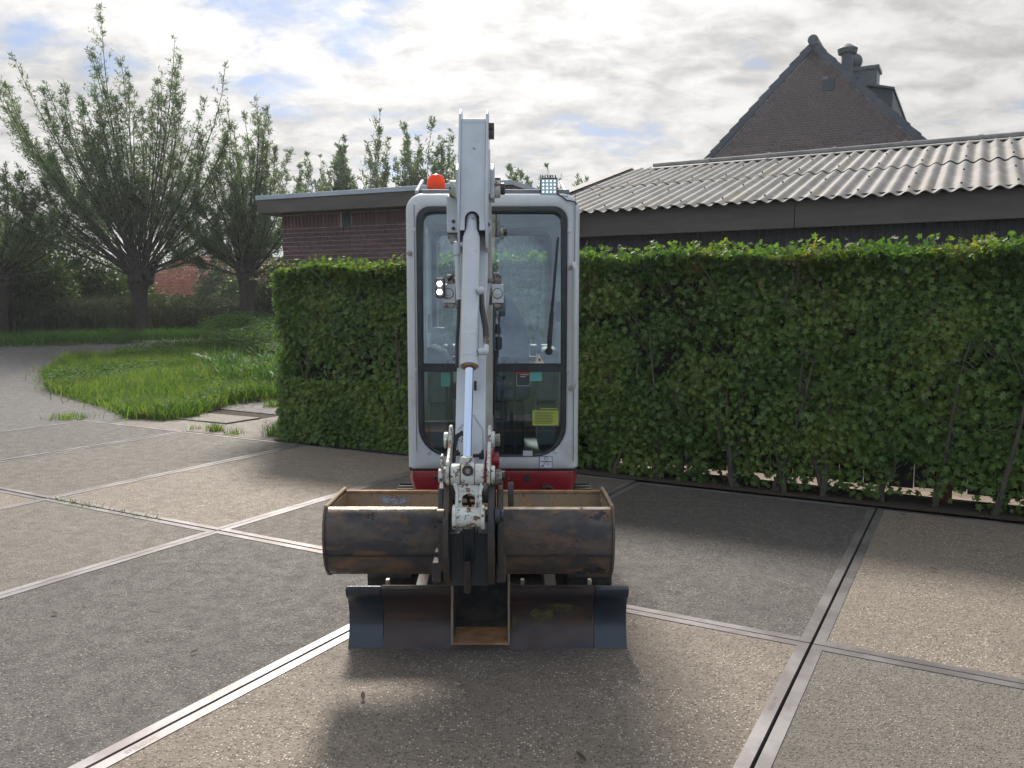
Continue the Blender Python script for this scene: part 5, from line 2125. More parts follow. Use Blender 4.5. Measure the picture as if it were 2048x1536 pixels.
# ---- boom, swing bracket
q = MB()
q.xp([(4.38, 0.56), (4.36, 0.80), (4.40, 0.85), (4.55, 0.86), (4.62, 0.8), (4.69, 0.60), (4.69, 0.52)], AX - 0.075, AX + 0.075)
q.build('swing_bracket', M['red'], ex, bevel=0.012)
q = MB()
c_ = at(990.5, 920, 4.40)
q.tube([c_ + Vector((-0.02, 0, 0)), c_ + Vector((0.022, 0, 0))], 0.036, 20)
q.box(c_.x - 0.02, c_.x + 0.018, 4.39, 4.6, c_.z - 0.13, c_.z + 0.01)
q.build('pivot_ear', M['red'], ex, bevel=0.006)
boom_f = [(4.40, 0.72), (4.33, 0.95), (4.27, 1.3), (4.20, 1.62), (4.08, 1.90), (3.92, 2.06)]
boom_b = [(3.88, 2.20), (3.99, 2.26), (4.18, 2.20), (4.34, 2.02), (4.45, 1.72), (4.51, 1.3), (4.55, 0.95), (4.52, 0.72)]
q = MB()
q.xp(boom_f + boom_b, AX - 0.055, AX + 0.068)
boom = q.build('boom', M['boomside'], ex, bevel=0.008)
q = MB()
for x0, x1 in ((AX - 0.088, AX - 0.057), (AX + 0.069, AX + 0.09)):
    q = MB()
    q.xp([(3.86, 2.08), (3.86, 2.21), (3.93, 2.25), (4.02, 2.22), (4.03, 2.08)], x0, x1)
    q.build('boom_head_cheek', M['armw'], ex, bevel=0.006)


def scaled(poly, dy):
    return [(y + dy, z) for y, z in poly]


# ---- arm: tapered box, wider low down, with side plates standing proud of the front
def arm_mesh():
    b_2 = MB()
    # (front y, back y, z, half width)
    st = [(3.800, 3.98, 2.425, 0.053), (3.745, 4.02, 2.25, 0.054), (3.715, 4.04, 2.12, 0.055), (3.72, 4.0, 1.95, 0.056), (3.735, 3.93, 1.90, 0.056), (3.61, 3.78, 1.60, 0.059), (3.45, 3.60, 1.25, 0.062), (3.33, 3.47, 0.98, 0.062), (3.27, 3.37, 0.875, 0.052)]
    vs_ = []
    for yf, yb, z, hw in st:
        vs_ += [(AX - hw, yf, z), (AX + hw, yf, z), (AX + hw, yb, z), (AX - hw, yb, z)]
    fs_ = [(4 * i + k, 4 * i + (k + 1) % 4, 4 * i + 4 + (k + 1) % 4, 4 * i + 4 + k) for i in range(len(st) - 1) for k in range(4)]
    fs_ += [(0, 1, 2, 3), tuple(4 * (len(st) - 1) + k for k in range(4))]
    b_2.add(vs_, fs_)
    return b_2


arm = arm_mesh().build('arm', M['armw'], ex, bevel=0.004)
# head of the arm: side plates and front plate with the arched cut-out for the cylinder
for sx in (-1, 1):
    q = MB()
    x = AX + sx * 0.0605
    q.xp([(3.795, 2.445), (3.70, 2.20), (3.635, 2.02), (3.63, 1.92), (3.66, 1.84), (3.74, 1.82), (3.86, 1.90), (4.03, 2.10), (4.0, 2.42), (3.93, 2.47), (3.84, 2.475)], x - 0.0055, x + 0.0055)
    q.build('arm_side_plate', M['armw'], ex, bevel=0.003)


def shear_y(z):
    return 3.648 + (z - 1.98) * 0.325


arch = [(AX - 0.054, 1.915), (AX - 0.034, 1.915)]
for a in np.linspace(math.pi, 0, 12):
    arch.append((AX - 0.002 + 0.032 * math.cos(a), 1.965 + 0.034 * math.sin(a)))
arch += [(AX + 0.030, 1.915), (AX + 0.054, 1.915), (AX + 0.054, 2.40), (AX - 0.054, 2.40)]
q = MB()
n = len(arch)
vs = [(x, shear_y(z), z) for x, z in arch] + [(x, shear_y(z) + 0.01, z) for x, z in arch]
q.add(vs, [tuple(range(n)), tuple(range(2 * n - 1, n - 1, -1))] + [(i, (i + 1) % n, n + (i + 1) % n, n + i) for i in range(n)])
q.build('arm_front_plate', M['armw'], ex, smooth=30)
q = MB()
q.box(AX - 0.053, AX + 0.053, 3.70, 3.73, 1.9, 2.1)
q.cyl((AX - 0.05, 3.69, 1.965), (AX + 0.05, 3.69, 1.965), 0.018, 14)
q.build('arm_hollow', M['steel'], ex)
q = MB()
q.ball((AX, 3.655, 1.972), 0.006)
q.build('grease_nipple', M['worn'], ex)
# top plate
q = MB()
q.prism([(AX - 0.054, shear_y(2.40) + 0.0, 2.40), (AX + 0.054, shear_y(2.40), 2.40), (AX + 0.054, 3.97, 2.43), (AX - 0.054, 3.97, 2.43)], (0, 0, 0.008))
q.build('arm_top_plate', M['armw'], ex)
q = MB()
q.pbox(974, 245, 988, 275, 3.86, 0.05)
q.cyl(at(976, 256, 3.87), at(987, 256, 3.87), 0.016, 12)
q.build('hose_bracket', M['steel'], ex, bevel=0.003)
# pivot of boom and arm with bosses both sides
pz = 2.135
for (x0, x1, r_, m_) in ((at(899, 377, 3.95).x, AX - 0.066, 0.040, 'chip'), (AX + 0.066, at(1001, 377, 3.95).x, 0.043, 'chip'), (at(1001, 377, 3.95).x, at(1010, 377, 3.95).x, 0.028, 'steel')):
    q = MB()
    q.cyl((x0, 3.95, pz), (x1, 3.95, pz), r_, 24)
    q.build('pivot_boss', M[m_], ex, bevel=0.005)
q = MB()
q.pbox(990, 355, 1001, 392, 3.93, 0.03)
q.build('pivot_keeper', M['grimy'], ex, bevel=0.003)
for (x0, y0, x1, y1) in ((917, 343, 922, 362), (980.5, 342, 986.5, 362)):
    q = MB()
    q.pbox(x0, y0, x1, y1, 4.0, 0.03)
    q.build('hose_clamp', M['trim'], ex, bevel=0.002)
# guard on the left of the arm head
q = MB()
q.pbox(893.5, 391, 919, 465, 3.98, 0.12)
gd = q.build('hose_guard', M['armw'], ex, bevel=0.006)
for py in (443, 457):
    p = at(907, py, 3.98)
    q = MB()
    q.cyl(p, p + Vector((0, -0.008, 0)), 0.009, 6)
    q.build('guard_bolt', M['steel'], gd)
q = MB()
q.pbox(895, 465, 917, 477, 4.0, 0.08)
q.pbox(900, 475, 920, 487, 3.99, 0.06)
q.build('hose_coupling', M['grimy'], ex, bevel=0.006)
q = MB()
pt = [at(928, 488, 3.66), at(918, 490, 3.66), at(914, 492, 3.67), at(914.5, 510, 3.66), at(915.5, 560, 3.6), at(918, 600, 3.58)]
q.tube(pt, 0.0115, 12)
q.cyl(at(914, 486, 3.66), at(914.5, 510, 3.655), 0.016, 12)
q.cyl(at(909, 488, 3.66), at(914, 488, 3.66), 0.013, 10)
q.build('cylinder_pipe', M['armw'], ex)
q = MB()
q.tube([at(918, 600, 3.58), at(917, 640, 3.53), at(914, 690, 3.5), at(914, 735, 3.46)], 0.008, 8)
q.build('arm_hose', M['hose'], ex)
# right-hand lug and pipe
lp_ = [(966, 441), (981.5, 441), (982, 456), (978, 466), (971, 469), (966, 464)]
q = MB()
q.prism([at(x, y, 3.74) for x, y in lp_], (0, 0.05, 0))
lg = q.build('cylinder_lug', M['armw'], ex, bevel=0.003)
c_ = at(976, 449, 3.738)
q = MB()
q.cyl(c_, c_ + Vector((0, -0.004, 0)), 0.010, 10)
q.build('lug_hole', M['steel'], lg)
q = MB()
q.tube([at(972, 466, 3.76), at(972, 520, 3.72), at(971, 565, 3.68), at(970, 600, 3.66)], 0.0095, 10)
q.tube([at(972, 388, 3.82), at(973, 436, 3.78)], 0.0095, 10)
q.tube([at(978, 300, 3.88), at(977, 388, 3.84)], 0.006, 8)
q.build('arm_pipe', M['armw'], ex)
# bucket cylinder
c_top, c_bot, rod = Vector((AX - 0.005, 3.66, 1.925)), Vector((AX + 0.0, 3.312, 1.345)), Vector((AX + 0.0, 3.085, 0.975))
axd = (c_top - c_bot).normalized()
q = MB()
q.tube([c_top - axd * 0.02, c_top - axd * 0.05, c_bot + axd * 0.035], [0.030, 0.0375, 0.0375], 32)
q.tube([c_top + axd * 0.065, c_top - axd * 0.02], [0.024, 0.028], 24)
brl = q.build('bucket_cylinder', M['armw'], ex, bevel=0.002, smooth=50)
q = MB()
q.tube([c_bot + axd * 0.034, c_bot + axd * 0.0], [0.0392, 0.0392], 32)
q.build('cylinder_collar', M['armw'], brl, bevel=0.002, smooth=50)
q = MB()
q.tube([c_bot + axd * 0.135, c_bot + axd * 0.132], [0.0383, 0.0383], 32)
q.build('cylinder_band', M['armw'], brl)
q = MB()
q.tube([c_bot + axd * 0.166, c_bot + axd * 0.163], [0.0381, 0.0381], 32)
q.build('cylinder_band', M['armw'], brl)
q = MB()
q.tube([c_bot, c_bot - axd * 0.006], [0.034, 0.028], 28)
q.build('rod_seal', M['rusty'], brl)
q = MB()
q.tube([c_bot, rod + axd * 0.02], 0.0172, 28)
q.build('cylinder_rod', M['chrome'], ex, smooth=50)
# elbow and hose on the right of the barrel
e0 = at(957, 704, 3.33)
q = MB()
q.tube([e0, at(966, 703, 3.33), at(972, 700, 3.335), at(972.5, 692, 3.35)], [0.014, 0.015, 0.014, 0.012], 12)
q.ball(at(970, 703, 3.33), 0.0165)
q.build('hose_elbow', M['armw'], ex, smooth=60)
q = MB()
q.tube([at(972.5, 693, 3.35), at(972, 674, 3.37)], [0.012, 0.011], 10)
q.tube([at(972, 684, 3.36), at(972, 681, 3.36)], 0.016, 6)
q.build('hose_fitting', M['grimy'], ex)
q = MB()
q.tube([at(972, 676, 3.37), at(971, 655, 3.40), at(967, 632, 3.43), at(963, 610, 3.48), at(962, 588, 3.52)], 0.0125, 12)
q.build('cylinder_hose', M['hose'], ex, smooth=60)
q = MB()
q.ball(at(962, 581, 3.46), 0.017)
q.cyl(at(955, 582, 3.46), at(965, 580, 3.46), 0.013, 10)
q.build('port_boss', M['armw'], ex)
# small fittings on the arm front: pipes, clamps, hose loop
q = MB()
q.tube([at(929, 846, 3.36), at(918, 858, 3.35), at(915.5, 870, 3.34), at(915, 908, 3.30)], 0.0042, 8)
q.tube([at(947, 830, 3.37), at(957, 846, 3.35), at(966, 860, 3.34), at(967, 906, 3.30)], 0.0042, 8)
q.build('hydraulic_pipe', M['trim'], ex)
for (x0, y0, x1, y1) in ((911, 905, 920, 912), (912.5, 900, 917, 906), (946, 909, 958, 915), (958, 907, 968, 919), (962, 901, 967, 907), (921, 911, 928, 916)):
    q = MB()
    q.pbox(x0, y0, x1, y1, 3.285, 0.02)
    q.build('pipe_clamp', M['steel'], ex, bevel=0.002)
for off in (0, 5):
    q = MB()
    q.tube([at(929 - off * .3, 866 + off, 3.30), at(921, 863 + off, 3.28), at(912 + off * .4, 872 + off, 3.26), at(908 + off * .5, 895, 3.25), at(907 + off * .3, 925, 3.22)], 0.0055, 8)
    q.build('loop_hose', M['hose'], ex, smooth=60)
q = MB()
q.pbox(948, 762, 953, 781, 3.42, 0.02)
q.build('arm_clip', M['rubber'], ex, bevel=0.002)
for i, (dx, dy) in enumerate(((921, 873), (924, 877), (919, 880), (923, 883), (926, 880))):
    q = MB()
    q.pbox(dx - 1.5, dy - 1, dx + 1.5, dy + 1, 3.335, 0.003)
    q.build('inspection_stamp', M['rubber'], arm, smooth=0)

# ---- quick-release blocks either side of the boom
for (x0, x1, sgn) in ((885.5, 910, -1), (984.5, 1007, 1)):
    Y = 4.04
    q = MB()
    q.pbox(x0, 568, x1, 606, Y, 0.07)
    vb_ = q.build('valve_block', M['chip'] if False else M['armw'], ex, bevel=0.004)
    c_ = at((x0 + x1) / 2 - 0.5, 587, Y)
    q = MB()
    q.cyl(c_, c_ + Vector((0, -0.004, 0)), 0.0255, 24)
    q.build('cover_seal', M['steel'], vb_)
    q = MB()
    q.cyl(c_ + Vector((0, -0.004, 0)), c_ + Vector((0, -0.012, 0)), 0.022, 24)
    q.cyl(c_ + Vector((0, -0.012, 0)), c_ + Vector((0, -0.024, 0)), 0.010, 6)
    q.build('valve_cover', M['armw'], vb_, bevel=0.002)
    q = MB()
    q.pbox(x0 + 2, 606, x1 - 1, 616, Y + 0.01, 0.05)
    q.build('valve_foot', M['grimy'], vb_, bevel=0.004)
    q = MB()
    q.pbox(x0 + (4 if sgn > 0 else 8), 549, x1 - (4 if sgn > 0 else 4), 569, Y + 0.01, 0.04)
    q.pbox((x0 - 14) if sgn > 0 else x1 - 3, 556, (x0 + 4) if sgn > 0 else x1 + 10, 566, Y + 0.02, 0.03)
    q.build('valve_fitting', M['grimy'], vb_, bevel=0.005)
    q = MB()
    q.pbox((x0 - 7) if sgn > 0 else x1, 575, x0 if sgn > 0 else x1 + 9, 610, Y + 0.02, 0.04)
    q.build('valve_bracket', M['grimy'], vb_, bevel=0.004)
    if sgn > 0:
        q = MB()
        q.pbox(987, 544.5, 998, 548, Y, 0.03)
        q.build('valve_cap', M['trim'], vb_, bevel=0.001)
        q = MB()
        q.tube([at(978, 568, 3.95), at(976, 600, 3.93), at(972, 625, 3.9)], 0.006, 8)
        q.build('bypass_pipe', M['trim'], vb_)
q = MB()
q.tube([at(897, 560, 4.03), at(903, 554, 4.02), at(910, 547, 4.0), at(915, 540, 3.97)], 0.009, 8)
q.build('left_hose', M['hose'], ex)
# lit lamp fixed to the left block
q = MB()
q.pbox(871, 556, 889, 596, 3.99, 0.04)
ll = q.build('boom_lamp', M['lampbody'], ex, bevel=0.008)
for (cy, rr_) in ((567.5, 0.0105), (584, 0.0105)):
    c_ = at(879, cy, 3.988)
    q = MB()
    q.cyl(c_ + Vector((0, 0.004, 0)), c_ + Vector((0, -0.003, 0)), rr_, 20)
    q.build('lamp_lens', M['ledhot'], ll, smooth=0)
q = MB()
for i in range(5):
    q.pbox(872 + i * 3.4, 552, 873.6 + i * 3.4, 558, 3.995, 0.03)
q.build('cooling_fin', M['trim'], ll)
# plugs hanging down the right of the boom
for (x0, y0, x1, y1, m_) in ((989, 622, 997, 637, 'grimy'), (991, 638, 996, 648, 'trim'), (990, 649, 998, 667, 'hose'), (990, 668, 996, 674, 'grimy'), (991, 673, 1001, 700, 'hose')):
    a_, c_ = at((x0 + x1) / 2, y0, 4.36), at((x0 + x1) / 2, y1, 4.36)
    q = MB()
    q.cyl(a_, c_, abs(at(x1, y0, 4.36).x - at(x0, y0, 4.36).x) / 2, 14)
    q.build('hose_plug', M[m_], ex, bevel=0.003)
q = MB()
q.tube([at(991, 700, 4.37), at(989, 760, 4.40), at(988, 830, 4.42)], 0.007, 8)
q.build('drain_hose', M['hose'], ex)

# ---- bucket linkage
for sgn, px0, px1 in ((-1, 896, 903), (1, 975, 982)):
    x0, x1 = at(px0, 900, 3.18).x, at(px1, 900, 3.18).x
    q = MB()
    gl = [(3.215, 1.085), (3.235, 1.115), (3.27, 1.115), (3.295, 1.085), (3.29, 1.04), (3.22, 0.97), (3.135, 0.92), (3.09, 0.905), (3.045, 0.925), (3.035, 0.97), (3.06, 1.005), (3.12, 1.02), (3.17, 1.045)]
    q.xp(gl, x0, x1)
    q.build('guide_link', M['chip'], ex, bevel=0.005)


def xcyl(name, px0, px1, py, Y, r_, m_, bev=0.003, n=20):
    a_, c_ = at(px0, py, Y), at(px1, py, Y)
    q_ = MB()
    q_.cyl(a_, c_, r_, n)
    return q_.build(name, M[m_], ex, bevel=bev)


xcyl('link_pin', 888, 897, 879, 3.25, 0.030, 'chip')
xcyl('pin_nut', 889, 893, 887, 3.22, 0.020, 'chip')
xcyl('link_pin', 982, 990, 879, 3.25, 0.033, 'chip')
xcyl('pin_nut', 990, 1000, 880, 3.24, 0.026, 'grimy', n=8)
xcyl('link_pin', 877, 896, 951, 3.085, 0.026, 'chip')
xcyl('pin_washer', 886, 893, 951, 3.085, 0.034, 'grimy')
xcyl('link_pin', 982, 990, 950, 3.085, 0.036, 'chip')
xcyl('pin_nut', 990, 1004, 954, 3.085, 0.030, 'grimy', n=9)
xcyl('pin_head', 1003, 1010, 951, 3.085, 0.018, 'steel')
xcyl('keeper_plate', 882, 887, 925, 3.12, 0.034, 'chip')
# lifting link: two barrels, waist, plate with oval hole, flared foot
q = MB()
a_, c_ = at(902, 949, 3.08), at(921.5, 949, 3.08)
q.cyl(a_, c_, 0.041, 28)
LK = q.build('bucket_link', M['chip'], ex, bevel=0.005)
q = MB()
a_, c_ = at(949.5, 949, 3.08), at(969, 949, 3.08)
q.cyl(a_, c_, 0.041, 28)
q.build('link_barrel', M['chip'], LK, bevel=0.005)


def lp(px, py, Y=3.045):
    return at(px, py, Y)


def lk_Y(py):
    return 3.055 - (py - 965) / 90 * 0.075


hole = [(936.8 + 13.6 * math.copysign(abs(math.cos(a)) ** 0.75, math.cos(a)), 1003 + 15 * math.copysign(abs(math.sin(a)) ** 0.8, math.sin(a))) for a in np.linspace(0, 2 * math.pi, 25)[:-1]]
outl = []
for (hx, hy) in hole:
    # project to outer rectangle 912..962 x 970..1052
    dx, dy = hx - 936.8, hy - 1003
    tx = 25.5 / abs(dx) if abs(dx) > 1e-6 else 99
    ty = (33 if dy < 0 else 49) / abs(dy) if abs(dy) > 1e-6 else 99
    t_ = min(tx, ty)
    outl.append((936.8 + dx * t_, 1003 + dy * t_))
q = MB()
n = len(hole)
vs = []
for dpt in (0.0, 0.018):
    vs += [at(x, y, lk_Y(y) + dpt) for x, y in outl]
    vs += [at(x, y, lk_Y(y) + dpt) for x, y in hole]
fs = []
for i in range(n):
    j = (i + 1) % n
    fs += [(i, j, n + j, n + i), (2 * n + i, 3 * n + i, 3 * n + j, 2 * n + j), (n + i, n + j, 3 * n + j, 3 * n + i), (i, 2 * n + i, 2 * n + j, j)]
q.add(vs, fs)
q.build('link_plate', M['chip'], LK, smooth=30)
for (xa, xb, xc, xd) in ((905, 913.5, 911, 916.5), (960.5, 969, 957.5, 963.5)):
    q = MB()
    P_ = [(xa, 966), (xb + 1, 966), (xd, 985), (xd, 1046), (xc - (2.5 if xa < 930 else 0), 1046), (xc, 985)] if xa < 930 else [(xa - 1, 966), (xb, 966), (xd, 985), (xd + 2.5, 1046), (xc, 1046), (xc, 985)]
    vs = [at(x, y, lk_Y(y) - 0.012) for x, y in P_] + [at(x, y, lk_Y(y) + 0.055) for x, y in P_]
    q.add(vs, [tuple(range(6)), tuple(range(11, 5, -1))] + [(i, (i + 1) % 6, 6 + (i + 1) % 6, 6 + i) for i in range(6)])
    q.build('link_rib', M['chip'], LK, bevel=0.004)
for (xa, xb) in ((904.5, 912), (961.5, 969)):
    q = MB()
    x0, x1 = at(xa, 1035, 2.98).x, at(xb, 1035, 2.98).x
    zc_ = at(936, 1034, 3.0).z
    q.xp([(3.0 + 0.046 * math.cos(a), zc_ + 0.046 * math.sin(a)) for a in np.linspace(0, 2 * math.pi, 22)[:-1]], x0, x1)
    q.build('link_foot', M['chip'], LK, bevel=0.004)
zc_ = at(936, 1034, 3.0).z
q = MB()
q.cyl((at(905, 1034, 3.0).x, 3.0, zc_), (at(968, 1034, 3.0).x, 3.0, zc_), 0.036, 24)
q.build('foot_barrel', M['chip'], LK, bevel=0.003)
# rod eye
q = MB()
a_, c_ = at(922.5, 949, 3.075), at(948.5, 949, 3.075)
q.cyl(a_, c_, 0.043, 28)
q.tube([rod + Vector((0, 0, 0.045)), rod + Vector((0, 0, -0.01))], [0.025, 0.034], 4)
re_ = q.build('rod_eye', M['chip'], ex, bevel=0.004)
c_ = at(935.5, 941, 3.034)
q = MB()
q.cyl(c_ + Vector((0, 0.006, 0)), c_ + Vector((0, -0.005, 0)), 0.021, 20)
q.build('grease_port', M['steel'], re_, bevel=0.002)
q = MB()
q.cyl(c_, c_ + Vector((0, -0.009, 0)), 0.011, 8)
q.build('grease_nipple', M['grimy'], re_)
# ---- quick coupler: cheek plates, middle body, hooks
for (xa, xb) in ((888, 900.5), (976, 989.5)):
    x0, x1 = at(xa, 1050, 3.08).x, at(xb, 1050, 3.08).x
    q = MB()
    q.xp([(3.10, 0.935), (3.06, 0.86), (3.0, 0.80), (2.985, 0.70), (3.04, 0.58), (3.10, 0.515), (3.20, 0.50), (3.30, 0.55), (3.34, 0.66), (3.34, 0.80), (3.28, 0.90), (3.18, 0.95)], x0, x1)
    q.build('coupler_cheek', M['steel'], ex, bevel=0.004)
q = MB()
x0, x1 = at(900.5, 1090, 3.12).x, at(976, 1090, 3.12).x
q.xp([(3.06, 0.73), (3.12, 0.60), (3.13, 0.50), (3.22, 0.49), (3.25, 0.60), (3.22, 0.73)], x0 - 0.002, x1 + 0.002)
q.build('coupler_body', M['bluesteel'], ex, bevel=0.004)
q = MB()
q.prism([at(926, 1058, 3.04), at(949, 1058, 3.04), at(949, 1122, 3.11), at(926, 1122, 3.11)], (0, 0.05, 0))
q.build('coupler_bar', M['bluesteel'], ex, bevel=0.005)
for px in (922, 953):
    q = MB()
    q.prism([at(px - 2, 1062, 3.05), at(px + 2, 1062, 3.05), at(px + 2, 1080, 3.08), at(px - 2, 1080, 3.08)], (0, 0.04, 0))
    q.build('coupler_weld', M['steel'], ex, bevel=0.002)
q = MB()
q.prism([at(927.5, 1124, 3.04), at(942, 1124, 3.04), at(941.5, 1188, 3.09), at(928, 1188, 3.09)], (0, 0.05, 0))
q.build('coupler_hook', M['bladesteel'], ex, bevel=0.006)
for (x0, x1) in ((863.5, 884.5), (990.5, 1012)):
    q = MB()
    q.pbox(x0, 1125, x1, 1167, 3.12, 0.12)
    q.build('bucket_hook', M['bladesteel'], ex, bevel=0.008)
for (xa, xb) in ((873, 888), (992, 1007)):
    x0, x1 = at(xa, 1040, 3.1).x, at(xb, 1040, 3.1).x
    q = MB()
    # upright ear plates on the bucket back, round topped
    q.xp([(3.40, 0.55), (3.18, 0.50), (3.12, 0.56), (3.10, 0.70), (3.11, 0.80), (3.15, 0.88), (3.22, 0.915), (3.29, 0.90), (3.34, 0.84), (3.36, 0.75), (3.40, 0.70)], x0 + 0.003, x1 - 0.003)
    q.build('bucket_ear', M['steel'], ex, bevel=0.006)
xcyl('coupler_pin', 873.5, 889.5, 1032, 3.03, 0.027, 'steel')
xcyl('coupler_pin', 989.5, 1001, 1031, 3.03, 0.031, 'steel')
xcyl('coupler_pin', 1001, 1008, 1031, 3.03, 0.021, 'steel')
for (xa, ya, xb, yb) in ((922, 993, 952, 996), (922, 1008, 952, 1006), (932, 985, 942, 1018)):
    q = MB()
    q.tube([at(xa, ya, 3.17), at(xb, yb, 3.17)], 0.006, 6)
    q.build('coupler_brace', M['steel'], ex)
xcyl('arm_bush', 958, 985, 986, 3.27, 0.04, 'grimy')
xcyl('arm_bush', 892, 915, 990, 3.27, 0.035, 'grimy')
# bracket lugs low on the coupler
for (x0, x1) in ((869, 885), (990, 1006)):
    q = MB()
    q.pbox(x0, 1104, x1, 1118, 3.2, 0.12)
    q.build('bucket_lug', M['bladesteel'], ex, bevel=0.004)
q = MB()
q.pbox(885, 1140, 990, 1152, 3.25, 0.06)
q.build('cross_bar', M['bladesteel'], ex, bevel=0.004)
# lifting ear standing in the bucket
q = MB()
x0, x1 = at(1016, 985, 3.5).x, at(1027.5, 985, 3.5).x
cz_ = at(1021, 975, 3.5).z
q.xp([(3.5 + 0.045 * math.cos(a), cz_ - 0.02 + 0.045 * math.sin(a)) for a in np.linspace(0, math.pi, 10)] + [(3.455, cz_ - 0.25), (3.545, cz_ - 0.25)], x0, x1)
q.build('lifting_ear', M['steel'], ex, bevel=0.005)

# ---- wide grading bucket, mouth up
bx0, bx1 = -0.180 - 0.597, -0.180 + 0.597
out_p = [(3.412, 0.744), (3.390, 0.739), (3.370, 0.722), (3.352, 0.68), (3.346, 0.62), (3.352, 0.56), (3.368, 0.515), (3.395, 0.475), (3.43, 0.447), (3.49, 0.43), (3.58, 0.435), (3.66, 0.462), (3.73, 0.52), (3.775, 0.60), (3.795, 0.67), (3.80, 0.722)]
inn = [(3.788, 0.722), (3.783, 0.67), (3.762, 0.605), (3.72, 0.53), (3.653, 0.474), (3.578, 0.447), (3.49, 0.442), (3.437, 0.458), (3.404, 0.483), (3.380, 0.52), (3.364, 0.562), (3.358, 0.62), (3.364, 0.678), (3.382, 0.712), (3.398, 0.728), (3.412, 0.734)]
no = len(out_p)
q = MB()
vs = [(x, y, z) for x in (bx0, bx1) for y, z in out_p] + [(x, y, z) for x in (bx0, bx1) for y, z in inn[::-1]]
for i in range(no - 1):
    q.add([vs[i], vs[i + 1], vs[no + i + 1], vs[no + i]], [(0, 1, 2, 3)], 2 if i < 1 else 0)
    q.add([vs[2 * no + i], vs[3 * no + i], vs[3 * no + i + 1], vs[2 * no + i + 1]], [(0, 1, 2, 3)], 1)
for i in (0, no - 1):
    q.add([vs[i], vs[no + i], vs[3 * no + i], vs[2 * no + i]], [(0, 1, 2, 3)], 1 if i else 2)
for a in (0, no):
    q.add([vs[a + i] for i in range(no)] + [vs[2 * no + a + i] for i in range(no - 1, -1, -1)], [tuple(range(2 * no))], 0)
import bmesh
me = q.mesh('bucket_shell', [M['bucket'], M['rusty'], M['worn']], 0)
bm = bmesh.new()
bm.from_mesh(me)
bmesh.ops.remove_doubles(bm, verts=bm.verts, dist=0.0004)
bmesh.ops.recalc_face_normals(bm, faces=bm.faces)
bm.to_mesh(me)
bm.free()
me.polygons.foreach_set('use_smooth', [True] * len(me.polygons))
me.set_sharp_from_angle(angle=math.radians(35))
bk_ = bpy.data.objects.new('bucket_shell', me)
put(bk_, ex)
for x0, sg in ((bx0, -1), (bx1, 1)):
    q = MB()
    side = [(y, z) for y, z in out_p]
    xa, xb = (x0 - 0.011, x0 - 0.0005) if sg < 0 else (x0 + 0.0005, x0 + 0.011)
    q.xp([(y + (y - 3.57) * 0.035, z + (z - 0.6) * 0.03) for y, z in side], xa, xb)
    o = q.build('bucket_side', [M['bucket']], ex, bevel=0.0025)
    q = MB()
    ih = [(3.425, 0.735), (3.37, 0.68), (3.36, 0.56), (3.42, 0.47), (3.5, 0.445), (3.6, 0.452), (3.72, 0.54), (3.785, 0.68), (3.786, 0.72)]
    xa = x0 + (0.002 if sg < 0 else -0.004)
    q.xp(ih, xa, xa + 0.002)
    q.build('inner_side', M['rusty'], o)
    # rounded rim of the side plate
    q = MB()
    q.tube([(x0 - 0.004 * -sg, 3.39, 0.748), (x0 + sg * 0.006, 3.5, 0.742), (x0 + sg * 0.008, 3.65, 0.738), (x0 + sg * 0.006, 3.80, 0.735), (x0 + sg * 0.004, 3.81, 0.70)], 0.0085, 8)
    q.build('side_rim', M['worn'] if False else M['rusty'], o)
q = MB()
q.box(bx0, bx1, 3.782, 3.806, 0.716, 0.728)
q.build('rear_lip', M['orange'], ex, bevel=0.003)
q = MB()
q.box(bx0 + 0.001, bx1 - 0.001, 3.3425, 3.358, 0.548, 0.5505)
q.build('weld_seam', M['steel'], ex)
q = MB()
q.prism([at(1146, 1070, 3.344), at(1193, 1073, 3.344), at(1192, 1100, 3.349), at(1148, 1100, 3.349)], (0, 0.02, 0))
q.build('wear_plate', M['bucket'], ex, bevel=0.003)
# pale scuffed spot on the inner wall
sc_poly = [(757, 998), (768, 993), (790, 991), (806, 994), (817, 1000), (806, 1007), (788, 1009), (768, 1006)]


def wall_y(z):
    return float(np.interp(z, [0.60, 0.67, 0.722], [3.762, 3.783, 3.788]))


P_ = []
for (x, y) in sc_poly:
    Y = 3.78
    for _ in range(3):
        Y = wall_y(at(x, y, Y).z) - 0.002
    P_.append(at(x, y, Y))
m_, t_, b_2 = new_mat('blue_scuff')
b_2.inputs['Base Color'].default_value = (0.30, 0.36, 0.44, 1)
b_2.inputs['Roughness'].default_value = 0.4
t_.links.new(ramp(t_, tex_noise(t_, 22, 7, 0.7), 0.38, 0.58), b_2.inputs['Alpha'])
q = MB()
q.add(P_, [tuple(range(len(P_)))])
q.build('scuff_mark', m_, bk_, smooth=0)
# wire loop at the right rear corner
c_ = at(1208, 1000, 3.70)
q = MB()
q.tube([c_ + Vector((0.014 * math.cos(a), 0.012 * math.sin(a), 0.006 * math.sin(a * 2.3) - 0.004)) for a in np.linspace(0, 12, 26)], 0.0028, 5)
q.build('wire_loop', M['grimy'], ex)

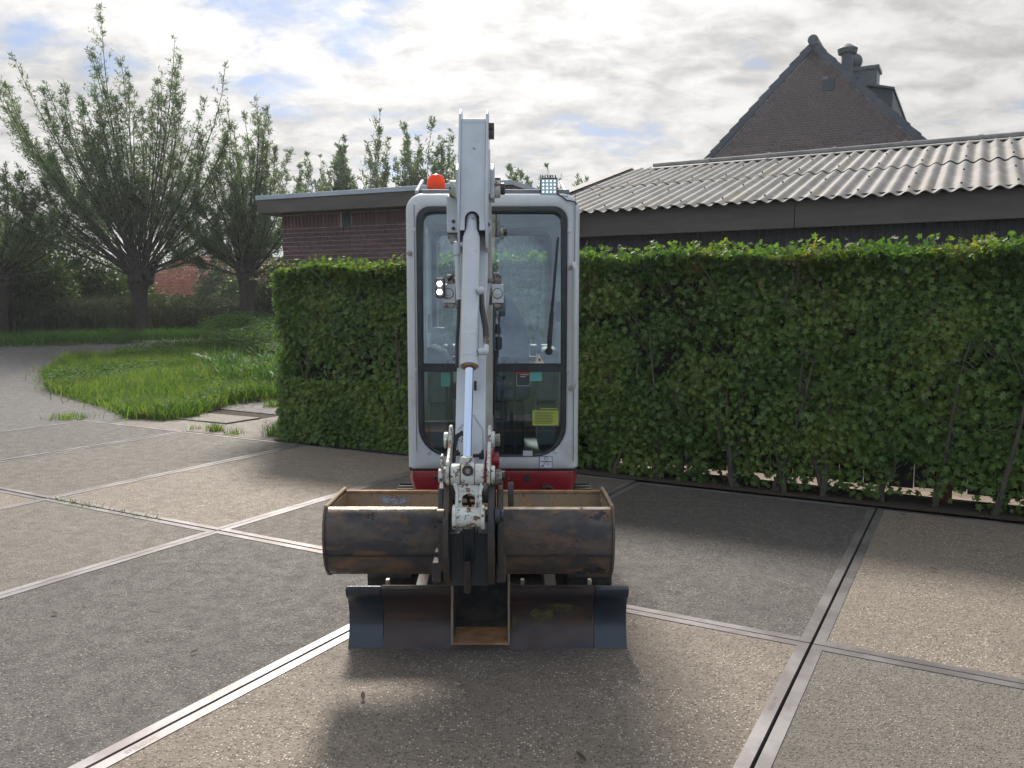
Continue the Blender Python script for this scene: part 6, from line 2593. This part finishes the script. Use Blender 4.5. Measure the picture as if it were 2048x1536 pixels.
# ------------------------------------------------------------------ narrow bucket resting in the cut-out of the blade
nx0, nx1 = blade_x(903.5), blade_x(1019.5)
nb = thing('narrow_bucket', ((nx0 + nx1) / 2, 3.85, 0.036), 'narrow rusty open-fronted bucket resting in the gap of the dozer blade', 'bucket')
q = MB()
q.xp([(3.655, 0.036), (3.84, 0.037), (3.84, 0.049), (3.655, 0.046)], nx0 + 0.009, nx1 - 0.009)
q.build('bucket_floor', M['orange'], nb, bevel=0.001)
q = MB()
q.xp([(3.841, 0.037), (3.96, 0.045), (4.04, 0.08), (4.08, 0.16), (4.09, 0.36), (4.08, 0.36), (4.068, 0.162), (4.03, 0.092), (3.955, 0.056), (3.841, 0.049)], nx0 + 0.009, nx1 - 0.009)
q.build('bucket_back', M['track'], nb, bevel=0.001)  # dark plate: steel, with the interior shade put into its colour
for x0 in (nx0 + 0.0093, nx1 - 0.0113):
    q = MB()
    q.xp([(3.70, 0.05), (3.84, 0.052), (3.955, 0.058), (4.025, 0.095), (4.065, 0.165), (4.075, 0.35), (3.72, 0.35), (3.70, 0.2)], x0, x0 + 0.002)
    q.build('inner_side', M['track'], nb)  # dark sheets paint the interior shade over the rusty sides
for x0 in (nx0, nx1 - 0.009):
    q = MB()
    q.xp([(3.655, 0.036), (3.96, 0.045), (4.04, 0.08), (4.08, 0.16), (4.09, 0.36), (3.70, 0.35), (3.675, 0.30), (3.672, 0.22), (3.655, 0.19), (3.65, 0.10)], x0, x0 + 0.009)
    q.build('bucket_side', M['rusty'], nb, bevel=0.002)

# ------------------------------------------------------------------ thin haze box added to imitate the veil of lens flare
q = MB()
q.box(-402, 402, -42, 502, -1.2, 14.0)
hz = q.build('flare_haze', None, smooth=0)
hz.data.materials.clear()
m = bpy.data.materials.new('flare_haze_air')
m.use_nodes = True
m.node_tree.nodes.clear()
o_ = m.node_tree.nodes.new('ShaderNodeOutputMaterial')
v_ = m.node_tree.nodes.new('ShaderNodeVolumePrincipled')
v_.inputs['Color'].default_value = (0.92, 0.96, 1.0, 1)
v_.inputs['Density'].default_value = 0.0009
v_.inputs['Anisotropy'].default_value = 0.55
m.node_tree.links.new(v_.outputs[0], o_.inputs['Volume'])
hz.data.materials.append(m)
tag(hz, kind='stuff')
